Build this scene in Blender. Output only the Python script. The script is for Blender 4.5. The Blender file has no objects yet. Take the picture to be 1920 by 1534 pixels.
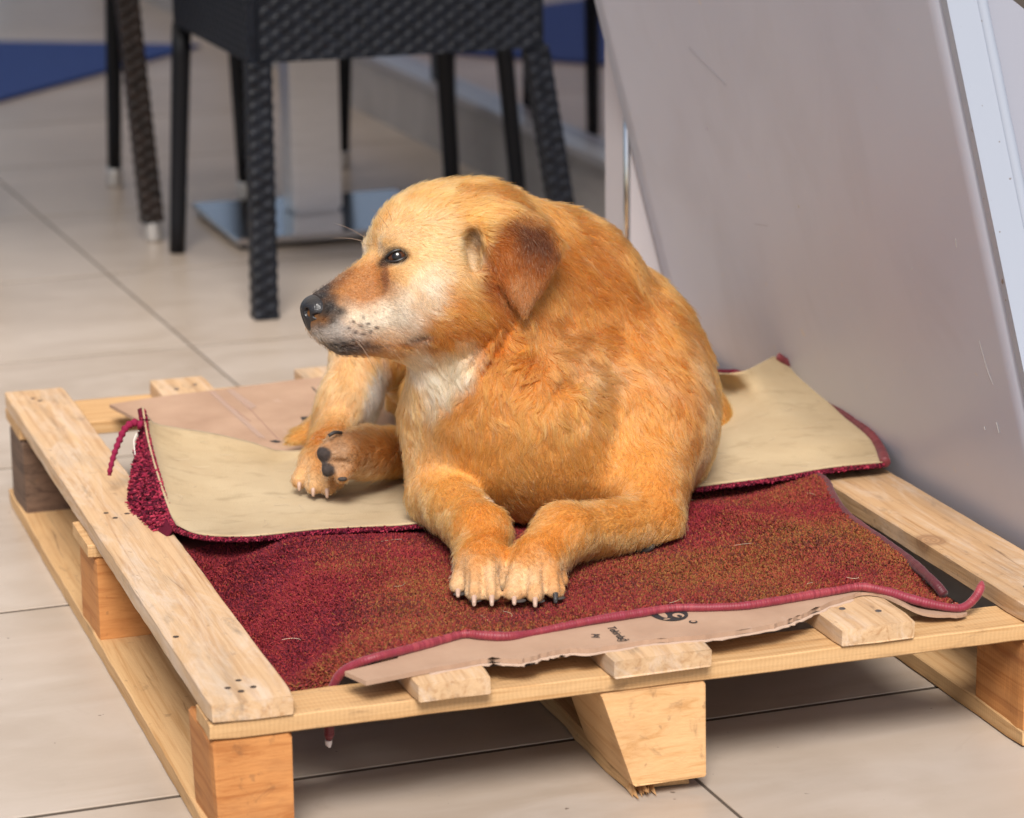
import bpy, bmesh, math, random
import numpy as np
from mathutils import Matrix, Vector

SC = bpy.context.scene
COL = SC.collection
R_ = math.radians

# ------------------------------------------------------------------ camera
CAM = np.array([-0.467732, -2.306512, 1.000749])
CF = np.array([0.297907, 0.922138, -0.246804])
CR = np.array([0.950532, -0.310381, -0.012334])
CU = np.array([0.087977, 0.230921, 0.968987])
FPX = 5396.48
cd = bpy.data.cameras.new('camera')
cd.sensor_width = 36.0
cd.sensor_fit = 'HORIZONTAL'
cd.lens = FPX / 1920 * 36
cd.clip_start = 0.05
cd.clip_end = 200
cd.dof.use_dof = True
cd.dof.focus_distance = 2.82
cd.dof.aperture_fstop = 6.3
cam = bpy.data.objects.new('camera', cd)
COL.objects.link(cam)
M = Matrix.Identity(4)
for i in range(3):
    M[i][0], M[i][1], M[i][2], M[i][3] = CR[i], CU[i], -CF[i], CAM[i]
cam.matrix_world = M
SC.camera = cam

# ------------------------------------------------------------------ light
SUN_AZ, SUN_EL = R_(252), R_(47)        # direction the light comes from (azimuth from +X, ccw)
world = bpy.data.worlds.new('World')
SC.world = world
world.use_nodes = True
wn = world.node_tree
wn.nodes.clear()
sky = wn.nodes.new('ShaderNodeTexSky')
sky.sky_type = 'NISHITA'
sky.sun_disc = False
sky.sun_elevation = SUN_EL
sky.sun_rotation = math.pi / 2 - SUN_AZ
sky.air_density = 1.0
sky.dust_density = 3.0
sky.ozone_density = 1.0
bg = wn.nodes.new('ShaderNodeBackground')
bg.inputs['Strength'].default_value = 0.092
wo = wn.nodes.new('ShaderNodeOutputWorld')
wn.links.new(sky.outputs[0], bg.inputs[0])
wn.links.new(bg.outputs[0], wo.inputs[0])
sl = bpy.data.lights.new('sun', 'SUN')
sl.energy = 3.7
sl.angle = R_(22)
sl.color = (1.0, 0.955, 0.90)
sun = bpy.data.objects.new('sun', sl)
COL.objects.link(sun)
sd = Vector((math.cos(SUN_AZ) * math.cos(SUN_EL), math.sin(SUN_AZ) * math.cos(SUN_EL), math.sin(SUN_EL)))
sun.rotation_euler = sd.to_track_quat('Z', 'Y').to_euler()
vs = SC.view_settings
vs.view_transform = 'Standard'
vs.look = 'None'
vs.exposure = 0.38
vs.gamma = 1.0
vs.use_curve_mapping = False
SC.cycles.max_bounces = 10

# ------------------------------------------------------------------ helpers
def ray(px, py):
    return CF + CR * (px - 960) / FPX - CU * (py - 767) / FPX
def at(px, py, d):                      # a point d metres deep
    return CAM + ray(px, py) * d
def onz(px, py, z):
    r = ray(px, py)
    return CAM + r * ((z - CAM[2]) / r[2])
def ony(px, py, y):
    r = ray(px, py)
    return CAM + r * ((y - CAM[1]) / r[1])
def topx(P):
    d = np.asarray(P) - CAM
    z = d @ CF
    return np.stack([960 + FPX * (d @ CR) / z, 767 - FPX * (d @ CU) / z], -1)

def tag(o, label=None, cat=None, group=None, kind=None):
    if label: o['label'] = label
    if cat: o['category'] = cat
    if group: o['group'] = group
    if kind: o['kind'] = kind
    return o
def empty(name, loc=(0, 0, 0), rz=0):
    o = bpy.data.objects.new(name, None)
    COL.objects.link(o)
    o.location = loc
    o.rotation_euler = (0, 0, rz)
    o.empty_display_size = 0.05
    return o
def link(name, me, mat=None, parent=None, loc=None, smooth=False):
    o = bpy.data.objects.new(name, me)
    COL.objects.link(o)
    if mat is not None and not me.materials:
        me.materials.append(mat)
    if parent is not None:
        o.parent = parent
    if loc is not None:
        o.location = loc
    if smooth:
        me.polygons.foreach_set('use_smooth', [True] * len(me.polygons))
    return o
def mesh(name, v, f):
    me = bpy.data.meshes.new(name)
    me.from_pydata([tuple(map(float, p)) for p in v], [], [tuple(map(int, q)) for q in f])
    me.update()
    return me
def obj(name, v, f, mat, parent=None, smooth=False, loc=None):
    return link(name, mesh(name, v, f), mat, parent, loc, smooth)

_rng = np.random.default_rng(7)
def make_noise(seed, n=24):
    g = np.random.default_rng(seed)
    k = g.normal(size=(n, 3)); k /= np.linalg.norm(k, axis=1)[:, None]
    k *= g.uniform(.6, 1.6, n)[:, None]
    ph = g.uniform(0, 6.283, n)
    def f(P, s):                        # smooth noise, about -1..1, feature size s
        return np.sin(np.asarray(P) @ (k.T * (3.0 / s)) + ph).sum(-1) / math.sqrt(n) 
    return f
N1, N2, N3, N4 = (make_noise(i) for i in (1, 2, 3, 4))

def box(x0, x1, y0, y1, z0, z1):
    v = [(x0, y0, z0), (x1, y0, z0), (x1, y1, z0), (x0, y1, z0), (x0, y0, z1), (x1, y0, z1), (x1, y1, z1), (x0, y1, z1)]
    f = [(0, 3, 2, 1), (4, 5, 6, 7), (0, 1, 5, 4), (1, 2, 6, 5), (2, 3, 7, 6), (3, 0, 4, 7)]
    return v, f

def timber(L, w, h, seed, cham=.0012, rough=.0007, seg=18, taper=0.0, ragged=0.0):
    """a sawn stick along +X from 0..L, width w along Y (0..w), height h along Z (0..h); worn, slightly uneven edges"""
    g = np.random.default_rng(seed)
    c = cham
    sec = np.array([(c, 0), (w * .5, 0), (w - c, 0), (w, c), (w, h - c), (w - c, h), (w * .5, h), (c, h), (0, h - c), (0, c)])
    n = len(sec)
    V, Fc = [], []
    ts = np.linspace(0, 1, seg + 1)
    off = g.uniform(0, 50, 3)
    for k, t in enumerate(ts):
        x = t * L
        P = np.column_stack([np.full(n, x), sec])
        Q = P + off
        P[:, 1] += rough * (.45 * N1(Q, .03) + .6 * N3(Q, .4)) + .0008 * math.sin(3.1 * t + seed)
        P[:, 2] += rough * (.35 * N2(Q, .03) + .5 * N4(Q, .4))
        if taper:
            cy = w / 2
            P[:, 1] = P[:, 1] * (1 - taper * (1 - P[:, 2] / h))
        if k in (0, seg):
            e = .0012
            cen = np.array([w / 2, h / 2])
            P[:, 1:] = cen + (P[:, 1:] - cen) * (1 - 2 * e / np.array([w, h]))
            P[:, 0] += g.normal(0, .0005 + ragged, n)
        V += [tuple(p) for p in P]
    for k in range(seg):
        for j in range(n):
            a, b = k * n + j, k * n + (j + 1) % n
            Fc.append((a, b, b + n, a + n))
    Fc.append(tuple(range(n))[::-1])
    Fc.append(tuple(seg * n + j for j in range(n)))
    me = mesh('timber', V, [q[::-1] for q in Fc])
    return me

def tube(path, rad, seg=10, closed_ends=True):
    path = np.asarray(path, float)
    n = len(path)
    rad = np.broadcast_to(np.asarray(rad, float), (n,))
    T = np.gradient(path, axis=0)
    T /= np.linalg.norm(T, axis=1)[:, None] + 1e-12
    ref = np.array([0, 0, 1.0])
    if abs(T[:, 2]).max() > .9:
        ref = np.array([.31, .95, .05])
        if abs(T @ ref).max() > .9: ref = np.array([.9, -.2, .3])
    A = np.cross(T, ref); A /= np.linalg.norm(A, axis=1)[:, None] + 1e-12
    B = np.cross(T, A)
    th = np.linspace(0, 2 * math.pi, seg, endpoint=False)
    V = (path[:, None] + rad[:, None, None] * (np.cos(th)[None, :, None] * A[:, None] + np.sin(th)[None, :, None] * B[:, None])).reshape(-1, 3)
    Fc = []
    for k in range(n - 1):
        for j in range(seg):
            a, b = k * seg + j, k * seg + (j + 1) % seg
            Fc.append((a, b, b + seg, a + seg))
    if closed_ends:
        Fc.append(tuple(range(seg))[::-1]); Fc.append(tuple((n - 1) * seg + j for j in range(seg)))
    return V, Fc
def resample(pts, step):
    """Catmull-Rom through pts, resampled about every step metres"""
    p = np.asarray(pts, float)
    q = np.vstack([2 * p[0] - p[1], p, 2 * p[-1] - p[-2]])
    out = []
    for i in range(1, len(q) - 2):
        m = max(2, int(np.linalg.norm(q[i + 1] - q[i]) / step))
        t = np.linspace(0, 1, m, endpoint=False)[:, None]
        a, b, c_, d = q[i - 1], q[i], q[i + 1], q[i + 2]
        out.append(.5 * (2 * b + (c_ - a) * t + (2 * a - 5 * b + 4 * c_ - d) * t ** 2 + (3 * b - a - 3 * c_ + d) * t ** 3))
    out.append(p[-1:])
    return np.vstack(out)
def polyline(pts, u):
    p = np.asarray(pts, float)
    s = np.r_[0, np.cumsum(np.linalg.norm(np.diff(p, axis=0), axis=1))]
    s /= s[-1]
    return np.stack([np.interp(u, s, p[:, k]) for k in range(p.shape[1])], -1)

def slab(G, th, flip=False):
    """grid of points (nu,nv,3) -> closed slab of thickness th under it"""
    nu, nv = G.shape[:2]
    dU = np.gradient(G, axis=0); dV = np.gradient(G, axis=1)
    Nn = np.cross(dU, dV); Nn /= np.linalg.norm(Nn, axis=-1)[..., None] + 1e-12
    if Nn[..., 2].mean() < 0: Nn = -Nn
    V = np.vstack([G.reshape(-1, 3), (G - Nn * th).reshape(-1, 3)])
    n = nu * nv
    Fc = []
    for i in range(nu - 1):
        for j in range(nv - 1):
            a = i * nv + j
            q = (a, a + nv, a + nv + 1, a + 1)
            Fc.append(q); Fc.append(tuple(n + k for k in q[::-1]))
    rim = [(i, 0) for i in range(nu)] + [(nu - 1, j) for j in range(1, nv)] + [(i, nv - 1) for i in range(nu - 2, -1, -1)] + [(0, j) for j in range(nv - 2, 0, -1)]
    ids = [i * nv + j for i, j in rim]
    for k in range(len(ids)):
        a, b = ids[k], ids[(k + 1) % len(ids)]
        Fc.append((a, n + a, n + b, b))
    return V, Fc, Nn

# ------------------------------------------------------------------ materials
def new_mat(name):
    m = bpy.data.materials.new(name)
    m.use_nodes = True
    nt = m.node_tree
    b = nt.nodes['Principled BSDF']
    return m, nt, b
class NB:
    """small node-tree builder"""
    def __init__(s, nt): s.nt = nt
    def n(s, t, **kw):
        nd = s.nt.nodes.new(t)
        for k, v in kw.items(): setattr(nd, k, v)
        return nd
    def l(s, a, b): s.nt.links.new(a, b)
    def coord(s, scale=(1, 1, 1), out='Object', rot=(0, 0, 0)):
        tc = s.n('ShaderNodeTexCoord'); mp = s.n('ShaderNodeMapping')
        mp.inputs['Scale'].default_value = scale; mp.inputs['Rotation'].default_value = rot
        s.l(tc.outputs[out], mp.inputs['Vector']); return mp.outputs[0]
    def noise(s, vec, scale, detail=4, rough=.55, dist=0, out='Fac'):
        t = s.n('ShaderNodeTexNoise')
        for k, v in (('Scale', scale), ('Detail', detail), ('Roughness', rough), ('Distortion', dist)): t.inputs[k].default_value = v
        s.l(vec, t.inputs['Vector']); return t.outputs[out]
    def ramp(s, fac, stops, interp='LINEAR'):
        r = s.n('ShaderNodeValToRGB'); e = r.color_ramp.elements; r.color_ramp.interpolation = interp
        while len(e) < len(stops): e.new(.5)
        for k, (p, c) in enumerate(stops):
            e[k].position = p; e[k].color = (*c, 1) if len(c) == 3 else c
        s.l(fac, r.inputs[0]); return r.outputs[0]
    def mix(s, fac, a, b, mode='MIX'):
        m = s.n('ShaderNodeMix', data_type='RGBA', blend_type=mode)
        for sock, v in ((m.inputs[0], fac), (m.inputs[6], a), (m.inputs[7], b)):
            if isinstance(v, (int, float)): sock.default_value = v
            elif isinstance(v, tuple): sock.default_value = (*v, 1) if len(v) == 3 else v
            else: s.l(v, sock)
        return m.outputs[2]
    def math(s, op, a, b=0.0, clamp=False):
        m = s.n('ShaderNodeMath', operation=op, use_clamp=clamp)
        for sock, v in ((m.inputs[0], a), (m.inputs[1], b)):
            if isinstance(v, (int, float)): sock.default_value = v
            else: s.l(v, sock)
        return m.outputs[0]
    def bump(s, h, strength, dist, bsdf):
        b = s.n('ShaderNodeBump'); b.inputs['Strength'].default_value = strength; b.inputs['Distance'].default_value = dist
        s.l(h, b.inputs['Height']); s.l(b.outputs[0], bsdf.inputs['Normal'])
def flat(name, col, rough=.6, metal=0.0, spec=.5):
    m, nt, b = new_mat(name)
    b.inputs['Base Color'].default_value = (*col, 1)
    b.inputs['Roughness'].default_value = rough
    b.inputs['Metallic'].default_value = metal
    b.inputs['Specular IOR Level'].default_value = spec
    return m

def wood_mat(name, pale, deep, dirt, dirt_amt=.5, saw=.0, knot=None, white=.0, gy=1.0):
    m, nt, b = new_mat(name); q = NB(nt)
    oi = q.n('ShaderNodeObjectInfo')
    tc = q.n('ShaderNodeTexCoord')
    off = q.n('ShaderNodeVectorMath', operation='SCALE'); off.inputs['Scale'].default_value = 7.0
    comb = q.n('ShaderNodeCombineXYZ')
    for k in range(3): q.l(oi.outputs['Random'], comb.inputs[k])
    q.l(comb.outputs[0], off.inputs[0])
    add = q.n('ShaderNodeVectorMath', operation='ADD'); q.l(tc.outputs['Object'], add.inputs[0]); q.l(off.outputs[0], add.inputs[1])
    def mp(sc):
        x = q.n('ShaderNodeMapping'); x.inputs['Scale'].default_value = sc; q.l(add.outputs[0], x.inputs['Vector']); return x.outputs[0]
    grain = q.noise(mp((1.6, 55 * gy, 55)), 2.0, 6, .65, .9)
    fine = q.noise(mp((9, 260 * gy, 260)), 2.0, 3, .6)
    blot = q.noise(mp((3.2, 15 * max(gy, .4), 15)), 1.0, 6, .68, .6)
    col = q.ramp(grain, [(.34, deep), (.50, tuple((np.array(pale) * .75 + np.array(deep) * .25))), (.68, pale)])
    col = q.mix(q.math('MULTIPLY', fine, .35), col, tuple(np.array(deep) * .7))
    d = q.ramp(blot, [(.5, (0, 0, 0)), (.72, (1, 1, 1))])
    col = q.mix(q.math('MULTIPLY', d, dirt_amt), col, dirt)
    if white:
        w = q.noise(mp((5, 28, 28)), 1.0, 8, .75, 1.2)
        wm = q.ramp(w, [(.47, (0, 0, 0)), (.66, (1, 1, 1))])
        col = q.mix(q.math('MULTIPLY', wm, white), col, (.66, .60, .54))
    sm = q.noise(mp((9, 30, 30)), 1.3, 5, .7, .5)
    col = q.mix(q.math('MULTIPLY', q.ramp(sm, [(.58, (0, 0, 0)), (.72, (1, 1, 1))]), .6), col, tuple(np.array(dirt) * .5))
    ck = q.noise(mp((.9, 26, 26)), 1.0, 3, .5, .3)
    ckm = q.math('MULTIPLY', q.ramp(ck, [(.494, (0, 0, 0)), (.50, (1, 1, 1)), (.506, (0, 0, 0))]), q.ramp(blot, [(.5, (0, 0, 0)), (.58, (1, 1, 1))]))
    col = q.mix(q.math('MULTIPLY', ckm, .7 if gy == 1.0 else .0), col, (.09, .05, .03))
    sp = q.noise(mp((60, 60, 60)), 1.4, 2)
    spm = q.ramp(sp, [(.70, (0, 0, 0)), (.74, (1, 1, 1))])
    col = q.mix(q.math('MULTIPLY', spm, .35), col, (.13, .07, .035))
    h = q.math('ADD', q.math('MULTIPLY', fine, .5), q.math('MULTIPLY', grain, .5))
    if saw:
        wv = q.n('ShaderNodeTexWave', wave_type='BANDS', bands_direction='X')
        wv.inputs['Scale'].default_value = 75; wv.inputs['Distortion'].default_value = 3.5; wv.inputs['Detail'].default_value = 2
        q.l(add.outputs[0], wv.inputs['Vector'])
        col = q.mix(q.math('MULTIPLY', q.math('MULTIPLY', wv.outputs['Fac'], blot), saw), col, tuple(np.array(deep) * .6))
        h = q.math('ADD', h, q.math('MULTIPLY', wv.outputs['Fac'], .10))
    if knot is not None:
        dv = q.n('ShaderNodeVectorMath', operation='SUBTRACT'); q.l(tc.outputs['Object'], dv.inputs[0]); dv.inputs[1].default_value = knot
        sc_ = q.n('ShaderNodeVectorMath', operation='MULTIPLY'); q.l(dv.outputs[0], sc_.inputs[0]); sc_.inputs[1].default_value = (.8, 1.0, 1.0)
        ln = q.n('ShaderNodeVectorMath', operation='LENGTH'); q.l(sc_.outputs[0], ln.inputs[0])
        wob = q.math('ADD', ln.outputs['Value'], q.math('MULTIPLY', q.math('SUBTRACT', blot, .5), .012))
        ring = q.math('SINE', q.math('MULTIPLY', wob, 1500.0))
        inside = q.ramp(wob, [(0, (1, 1, 1)), (.0125, (1, 1, 1)), (.0165, (0, 0, 0))])
        rim = q.ramp(wob, [(.011, (0, 0, 0)), (.0135, (1, 1, 1)), (.016, (0, 0, 0))])
        kc = q.mix(q.math('MULTIPLY', q.math('ADD', ring, 1.0), .3), (.36, .20, .10), (.16, .085, .045))
        col = q.mix(q.math('MULTIPLY', inside, .75), col, kc)
        col = q.mix(q.math('MULTIPLY', rim, .8), col, (.09, .045, .025))
    q.l(col, b.inputs['Base Color'])
    b.inputs['Roughness'].default_value = .72
    b.inputs['Specular IOR Level'].default_value = .3
    q.bump(h, .55, .0012, b)
    return m
# ------------------------------------------------------------------ the floor
def tile_material():
    m, nt, b = new_mat('beige_porcelain'); q = NB(nt)
    oi = q.n('ShaderNodeObjectInfo')
    v = q.coord(out='Object')
    big = q.noise(v, 2.2, 4, .6, .5)
    veil = q.noise(q.coord((1, 2.6, 1), rot=(0, 0, .5)), 5, 6, .65, .8)
    fine = q.noise(v, 160, 3, .6)
    col = q.ramp(big, [(.3, (.335, .27, .212)), (.7, (.42, .352, .29))])
    col = q.mix(q.math('MULTIPLY', q.ramp(veil, [(.42, (0, 0, 0)), (.75, (1, 1, 1))]), .5), col, (.49, .43, .38))
    st = q.noise(v, 9, 5, .7, 1.0)
    col = q.mix(q.math('MULTIPLY', q.ramp(st, [(.60, (0, 0, 0)), (.78, (1, 1, 1))]), .35), col, (.27, .20, .15))
    sp = q.noise(v, 70, 2, .5)
    col = q.mix(q.math('MULTIPLY', q.ramp(sp, [(.745, (0, 0, 0)), (.76, (1, 1, 1))]), .8), col, (.10, .07, .055))
    col = q.mix(q.math('MULTIPLY', q.math('SUBTRACT', oi.outputs['Random'], .5), .18), col, (.6, .54, .48))
    q.l(col, b.inputs['Base Color'])
    r = q.math('ADD', q.math('MULTIPLY', veil, .22), .20)
    q.l(q.math('ADD', r, q.math('MULTIPLY', fine, .08)), b.inputs['Roughness'])
    b.inputs['Specular IOR Level'].default_value = .45
    q.bump(fine, .05, .0006, b)
    return m
TILE = tile_material()
grout = flat('grout', (.085, .067, .053), .95, spec=.1)
fl = obj('floor', [(-14, -6, .0024), (16, -6, .0024), (16, 26, .0024), (-14, 26, .0024)], [(0, 1, 2, 3)], grout)
tag(fl, 'beige glazed tile floor of the terrace', kind='structure')
tw = .5935
e, hh = .0005, .009
tv = [(-tw/2, -tw/2, -hh), (tw/2, -tw/2, -hh), (tw/2, tw/2, -hh), (-tw/2, tw/2, -hh),
      (-tw/2, -tw/2, -e), (tw/2, -tw/2, -e), (tw/2, tw/2, -e), (-tw/2, tw/2, -e),
      (-tw/2 + e, -tw/2 + e, 0), (tw/2 - e, -tw/2 + e, 0), (tw/2 - e, tw/2 - e, 0), (-tw/2 + e, tw/2 - e, 0)]
tv = [(x + math.copysign(.3012, x), y - math.copysign(.0008, y), z) for x, y, z in tv]      # 1.2 x 0.6 m slabs
tf = [(8, 9, 10, 11)] + [(k, (k + 1) % 4, 4 + (k + 1) % 4, 4 + k) for k in range(4)] + [(4 + k, 4 + (k + 1) % 4, 8 + (k + 1) % 4, 8 + k) for k in range(4)]
tme = mesh('tile', tv, tf); tme.materials.append(TILE)
ta = R_(2.0)
tx, ty = np.array([math.cos(ta), math.sin(ta)]), np.array([-math.sin(ta), math.cos(ta)])
torg = np.array([.4585, .171])
rt = np.random.default_rng(3)
for i in range(-6, 7):
    for j in range(-5, 26):
        cxy = torg + tx * 1.2 * (i + .5) + ty * .6 * (j + .5)
        dd = (np.array([cxy[0], cxy[1], 0]) - CAM) @ CF
        if dd < .8: continue
        pp = topx(np.array([cxy[0], cxy[1], 0.0]))
        if not (-1400 < pp[0] < 3400 and pp[1] < 2600): continue
        if cxy[0] > 2.6: continue
        o = link('tile', tme, None, fl, (cxy[0], cxy[1], .0035 + rt.uniform(-.0002, .0002)))
        o.rotation_euler = (0, 0, ta + math.pi * rt.integers(0, 2))

# ------------------------------------------------------------------ the pallet
PINE = wood_mat('pine_board', (.62, .425, .25), (.42, .245, .12), (.33, .26, .19), .8, saw=.16, white=.36)
_k = onz(1752, 1013, .1465); KN = (_k[1] + .002, .866 - _k[0] + .004, .019)
PINE_K = wood_mat('pine_board_knot', (.55, .36, .20), (.37, .205, .09), (.34, .25, .18), .55, saw=.10, white=.32, knot=KN)
PINE_S = wood_mat('pine_stringer', (.62, .40, .20), (.44, .24, .095), (.38, .23, .115), .35, saw=.30)
PINE_B = wood_mat('pine_block', (.56, .255, .085), (.36, .13, .035), (.24, .11, .05), .5, saw=.22, gy=.13)
PINE_C = wood_mat('pine_block_pale', (.68, .42, .205), (.52, .28, .11), (.44, .25, .12), .4, gy=.2)
PINE_D = wood_mat('pine_block_dark', (.17, .105, .07), (.07, .04, .028), (.03, .02, .015), .6, gy=.3)
STEEL = flat('nail_steel', (.22, .20, .19), .45, .9)
HB, HK, HS, HT = .0176, .0936, .0160, .0193
ZB, ZK, ZS, ZT = HB, HB + HK, HB + HK + HS, HB + HK + HS + HT
PL, PW = 1.196, .866
pal = empty('wooden_pallet')
tag(pal, 'worn pine shipping pallet lying on the tiles under the dog', 'pallet')
def nail(parent, x, y, z, r=.0032):
    v, f = tube([(x, y, z - .003), (x, y, z + .0004), (x, y, z + .0008)], [r, r, r * .75], 10)
    return obj('nail', v, f, STEEL, parent)
RUST = flat('rusty_nail', (.06, .040, .030), .7, .4)
top = [(0, .0745, PINE), (.182, .251, PINE), (.366, .462, PINE), (.593, .669, PINE), (.784, .866, PINE_K)]
for k, (x0, x1, m_) in enumerate(top):
    # stick runs along Y: local X -> world Y
    o = link('top_board', timber(PL + .006 * (k in (1, 3)), x1 - x0, HT, 30 + k, cham=.0014, rough=.0008, seg=60), m_, pal, (x1, -.002 - .010 * (k in (1, 2)), ZS + .0003))
    o.rotation_euler = (0, 0, math.pi / 2)
    w = x1 - x0
    for (yy, ww) in ((.034, .3), (.052, .68), (.60, .35), (.62, .7), (1.155, .3), (1.14, .68)):
        if k in (0,): pass
        else: nail(o, yy, w * ww, HT)
lb = [c for c in pal.children if c.name.startswith('top_board')][0]
for px_n, py_n in ((427, 1291), (452, 1297), (475, 1289), (447, 1277), (199, 963), (216, 972), (238, 964), (62, 748), (75, 752), (330, 1195)):
    q_ = onz(px_n, py_n, ZT)
    v, f = tube([(q_[1] + .002, .0745 - q_[0], HT - .003), (q_[1] + .002, .0745 - q_[0], HT + .0004)], [.0033, .0030], 9)
    obj('nail', v, f, RUST, lb)
for k, (y0, y1) in enumerate(((0, .060), (.57, .665), (1.075, 1.19))):
    o = link('stringer', timber(PW + (.008 if k == 1 else 0), y1 - y0, HS, 50 + k, rough=.0009, seg=36), PINE_S, pal, (-.006 if k == 1 else 0, y0, ZK + .0002))
XB = ony(1131, 1313, .0)[0]; WB = ony(1330, 1298, .0)[0] - XB
bx = [(.0005, .074), (.388, .476), (.7845, .8655)]
by = [(.0015, .100), (.569, .669), (1.073, 1.172)]
for i, (x0, x1) in enumerate(bx):
    for j, (y0, y1) in enumerate(by):
        mm = PINE_B
        if i == 1: mm = PINE_C
        if i == 0 and j == 2: mm = PINE_D
        w_, d_ = x1 - x0, y1 - y0
        if i == 1 and j == 0:
            # broken centre block: wedge shaped, hanging over its split bottom board
            w_, d_, x0, y0 = WB, .135, XB, .0005
            o = link('block', timber(d_, w_, HK + .001, 70, cham=.002, rough=.0016, seg=16, taper=.30), mm, pal, (x0 + w_, y0, ZB - .001))
        else:
            o = link('block', timber(d_, w_, HK - .0006, 60 + i * 3 + j, cham=.003, rough=.0012, seg=10, taper=.05 if j == 0 and i == 0 else 0), mm, pal, (x1, y0, ZB + .0003))
        o.rotation_euler = (0, 0, math.pi / 2)
for k, (x0, x1) in enumerate(((-.001, .0755), (XB + .030, XB + WB - .012), (.783, .868))):
    o = link('bottom_board', timber(PL - (.03 if k == 1 else 0), x1 - x0, HB, 80 + k, rough=.0009 + .0016 * (k == 1), seg=40, ragged=.004 * (k == 1)), PINE_S, pal, (x1, 0.018 * (k == 1), .004))
    o.rotation_euler = (0, 0, math.pi / 2)
# splinters of the broken bottom board
g = np.random.default_rng(5)
for k in range(9):
    x = XB + .030 + .026 * g.random(); L = .012 + .016 * g.random()
    v = [(x, .026, .006), (x + .006, .026, .006), (x + .004, .026, .017), (x + .001 + g.normal(0, .003), .024 - L, .004 + .008 * g.random())]
    obj('splinter', v, [(0, 1, 3), (1, 2, 3), (2, 0, 3), (0, 2, 1)], PINE_C, pal)

# ------------------------------------------------------------------ cardboard
def card_material():
    m, nt, b = new_mat('brown_cardboard'); q = NB(nt)
    v = q.coord(out='Object')
    n = q.noise(v, 14, 5, .6); f = q.noise(q.coord((260, 30, 30)), 3, 3)
    col = q.ramp(n, [(.3, (.33, .208, .14)), (.7, (.42, .278, .192))])
    w = q.noise(q.coord((8, 2.5, 3), rot=(0, 0, .4)), 2.2, 5, .7)
    col = q.mix(q.math('MULTIPLY', q.ramp(w, [(.62, (0, 0, 0)), (.75, (1, 1, 1))]), .45), col, (.55, .42, .355))
    q.l(col, b.inputs['Base Color']); b.inputs['Roughness'].default_value = .8
    b.inputs['Specular IOR Level'].default_value = .25
    q.bump(f, .15, .0008, b)
    return m
CARD = card_material()
INK = flat('black_print', (.018, .017, .018), .75)
def sheet(name, outline, th, mat, parent=None, zf=None):
    """flat sheet with an irregular outline (list of x,y) and thickness"""
    bm = bmesh.new()
    vs_ = [bm.verts.new((x, y, zf(x, y) if zf else 0)) for x, y in outline]
    f = bm.faces.new(vs_)
    bmesh.ops.triangulate(bm, faces=[f])
    r = bmesh.ops.extrude_face_region(bm, geom=bm.faces[:])
    for x in r['geom']:
        if isinstance(x, bmesh.types.BMVert): x.co.z -= th
    bmesh.ops.recalc_face_normals(bm, faces=bm.faces[:])
    me = bpy.data.meshes.new(name); bm.to_mesh(me); bm.free()
    return link(name, me, mat, parent)
ZC = ZT + .0052
g = np.random.default_rng(11)
edge = [(.128, .027), (.139, -.004), (.165, .001)]
torn = [(.20, .008), (.235, .014), (.262, .018), (.272, .010), (.283, .005), (.296, .008), (.306, .013), (.320, .016), (.335, .017), (.350, .011), (.385, .012), (.41, .016), (.44, .013), (.463, .010), (.50, .012), (.530, .016), (.550, .024), (.568, .034), (.590, .048), (.615, .062), (.645, .075)]
for a, b_ in zip(torn[:-1], torn[1:]):
    for t in np.linspace(0, 1, 5, endpoint=False):
        edge.append((a[0] + (b_[0] - a[0]) * t, a[1] + (b_[1] - a[1]) * t + g.normal(0, .0007)))
edge += [(.65, .08), (.655, .33), (.2, .34), (.188, .075), (.182, .045)]
cf = sheet('cardboard_sheet', edge, .0042, CARD, zf=None)
cf.location = (0, 0, ZC)
ply = [(x, y - .0022 - .0022 * abs(math.sin(x * 300) + .6 * math.sin(x * 717 + 1)) * (.14 < x < .64)) for x, y in edge[3:-5]]
sheet('torn_ply', ply + [(x, .06 + y) for x, y in edge[-10:2:-1]], .0012, flat('raw_ply', (.50, .36, .27), .9), cf).location = (0, 0, -.0044)
tag(cf, 'torn strip of printed brown cardboard under the front edge of the red rug', 'cardboard')
# curled tongue of torn cardboard running down to the stringer at the right
tp = [q_ - np.array([0, 0, ZC]) for q_ in [onz(1585, 1112, ZC), onz(1640, 1108, ZC), ony(1690, 1128, .045), ony(1730, 1146, .035), ony(1790, 1150, .03), ony(1812, 1146, .034)]]
ctr = resample(tp, .006)
G = np.stack([ctr + np.array([0, -.004, -.001]) + .0012 * _rng.normal(size=ctr.shape) * [0, 1, 0], ctr + [0.003, .028, .0]], 1)
v, f, _ = slab(G, .0028)
obj('torn_tongue', v, f, CARD, cf)
# print on the front strip
def text(body, size, loc, rz, parent, mat):
    cu = bpy.data.curves.new('lettering', 'FONT')
    cu.body = body; cu.size = size; cu.extrude = .0001
    cu.materials.append(mat)
    t_ = bpy.data.objects.new('lettering_curve', cu); COL.objects.link(t_)
    bpy.context.view_layer.update()
    me = bpy.data.meshes.new_from_object(t_.evaluated_get(bpy.context.evaluated_depsgraph_get()))
    bpy.data.objects.remove(t_); bpy.data.curves.remove(cu)
    o = link('lettering', me, mat, parent, loc); o.rotation_euler = (0, 0, rz)
    return o
text('Tekirdağ', .0115, (.3855, .060, .0008), R_(-92), cf, INK)
text('Ay', .0105, (.3655, .046, .0008), R_(-92), cf, INK)
def disc(cx, cy, rx, ry, z, n=28, a0=0, a1=2 * math.pi):
    th = np.linspace(a0, a1, n)
    return [(cx, cy, z)] + [(cx + rx * math.cos(t), cy + ry * math.sin(t), z) for t in th], [(0, k, k + 1) for k in range(1, n)]
v, f = disc(.4535, .078, .0175, .0225, .0006); obj('print', v, f, INK, cf)
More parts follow.
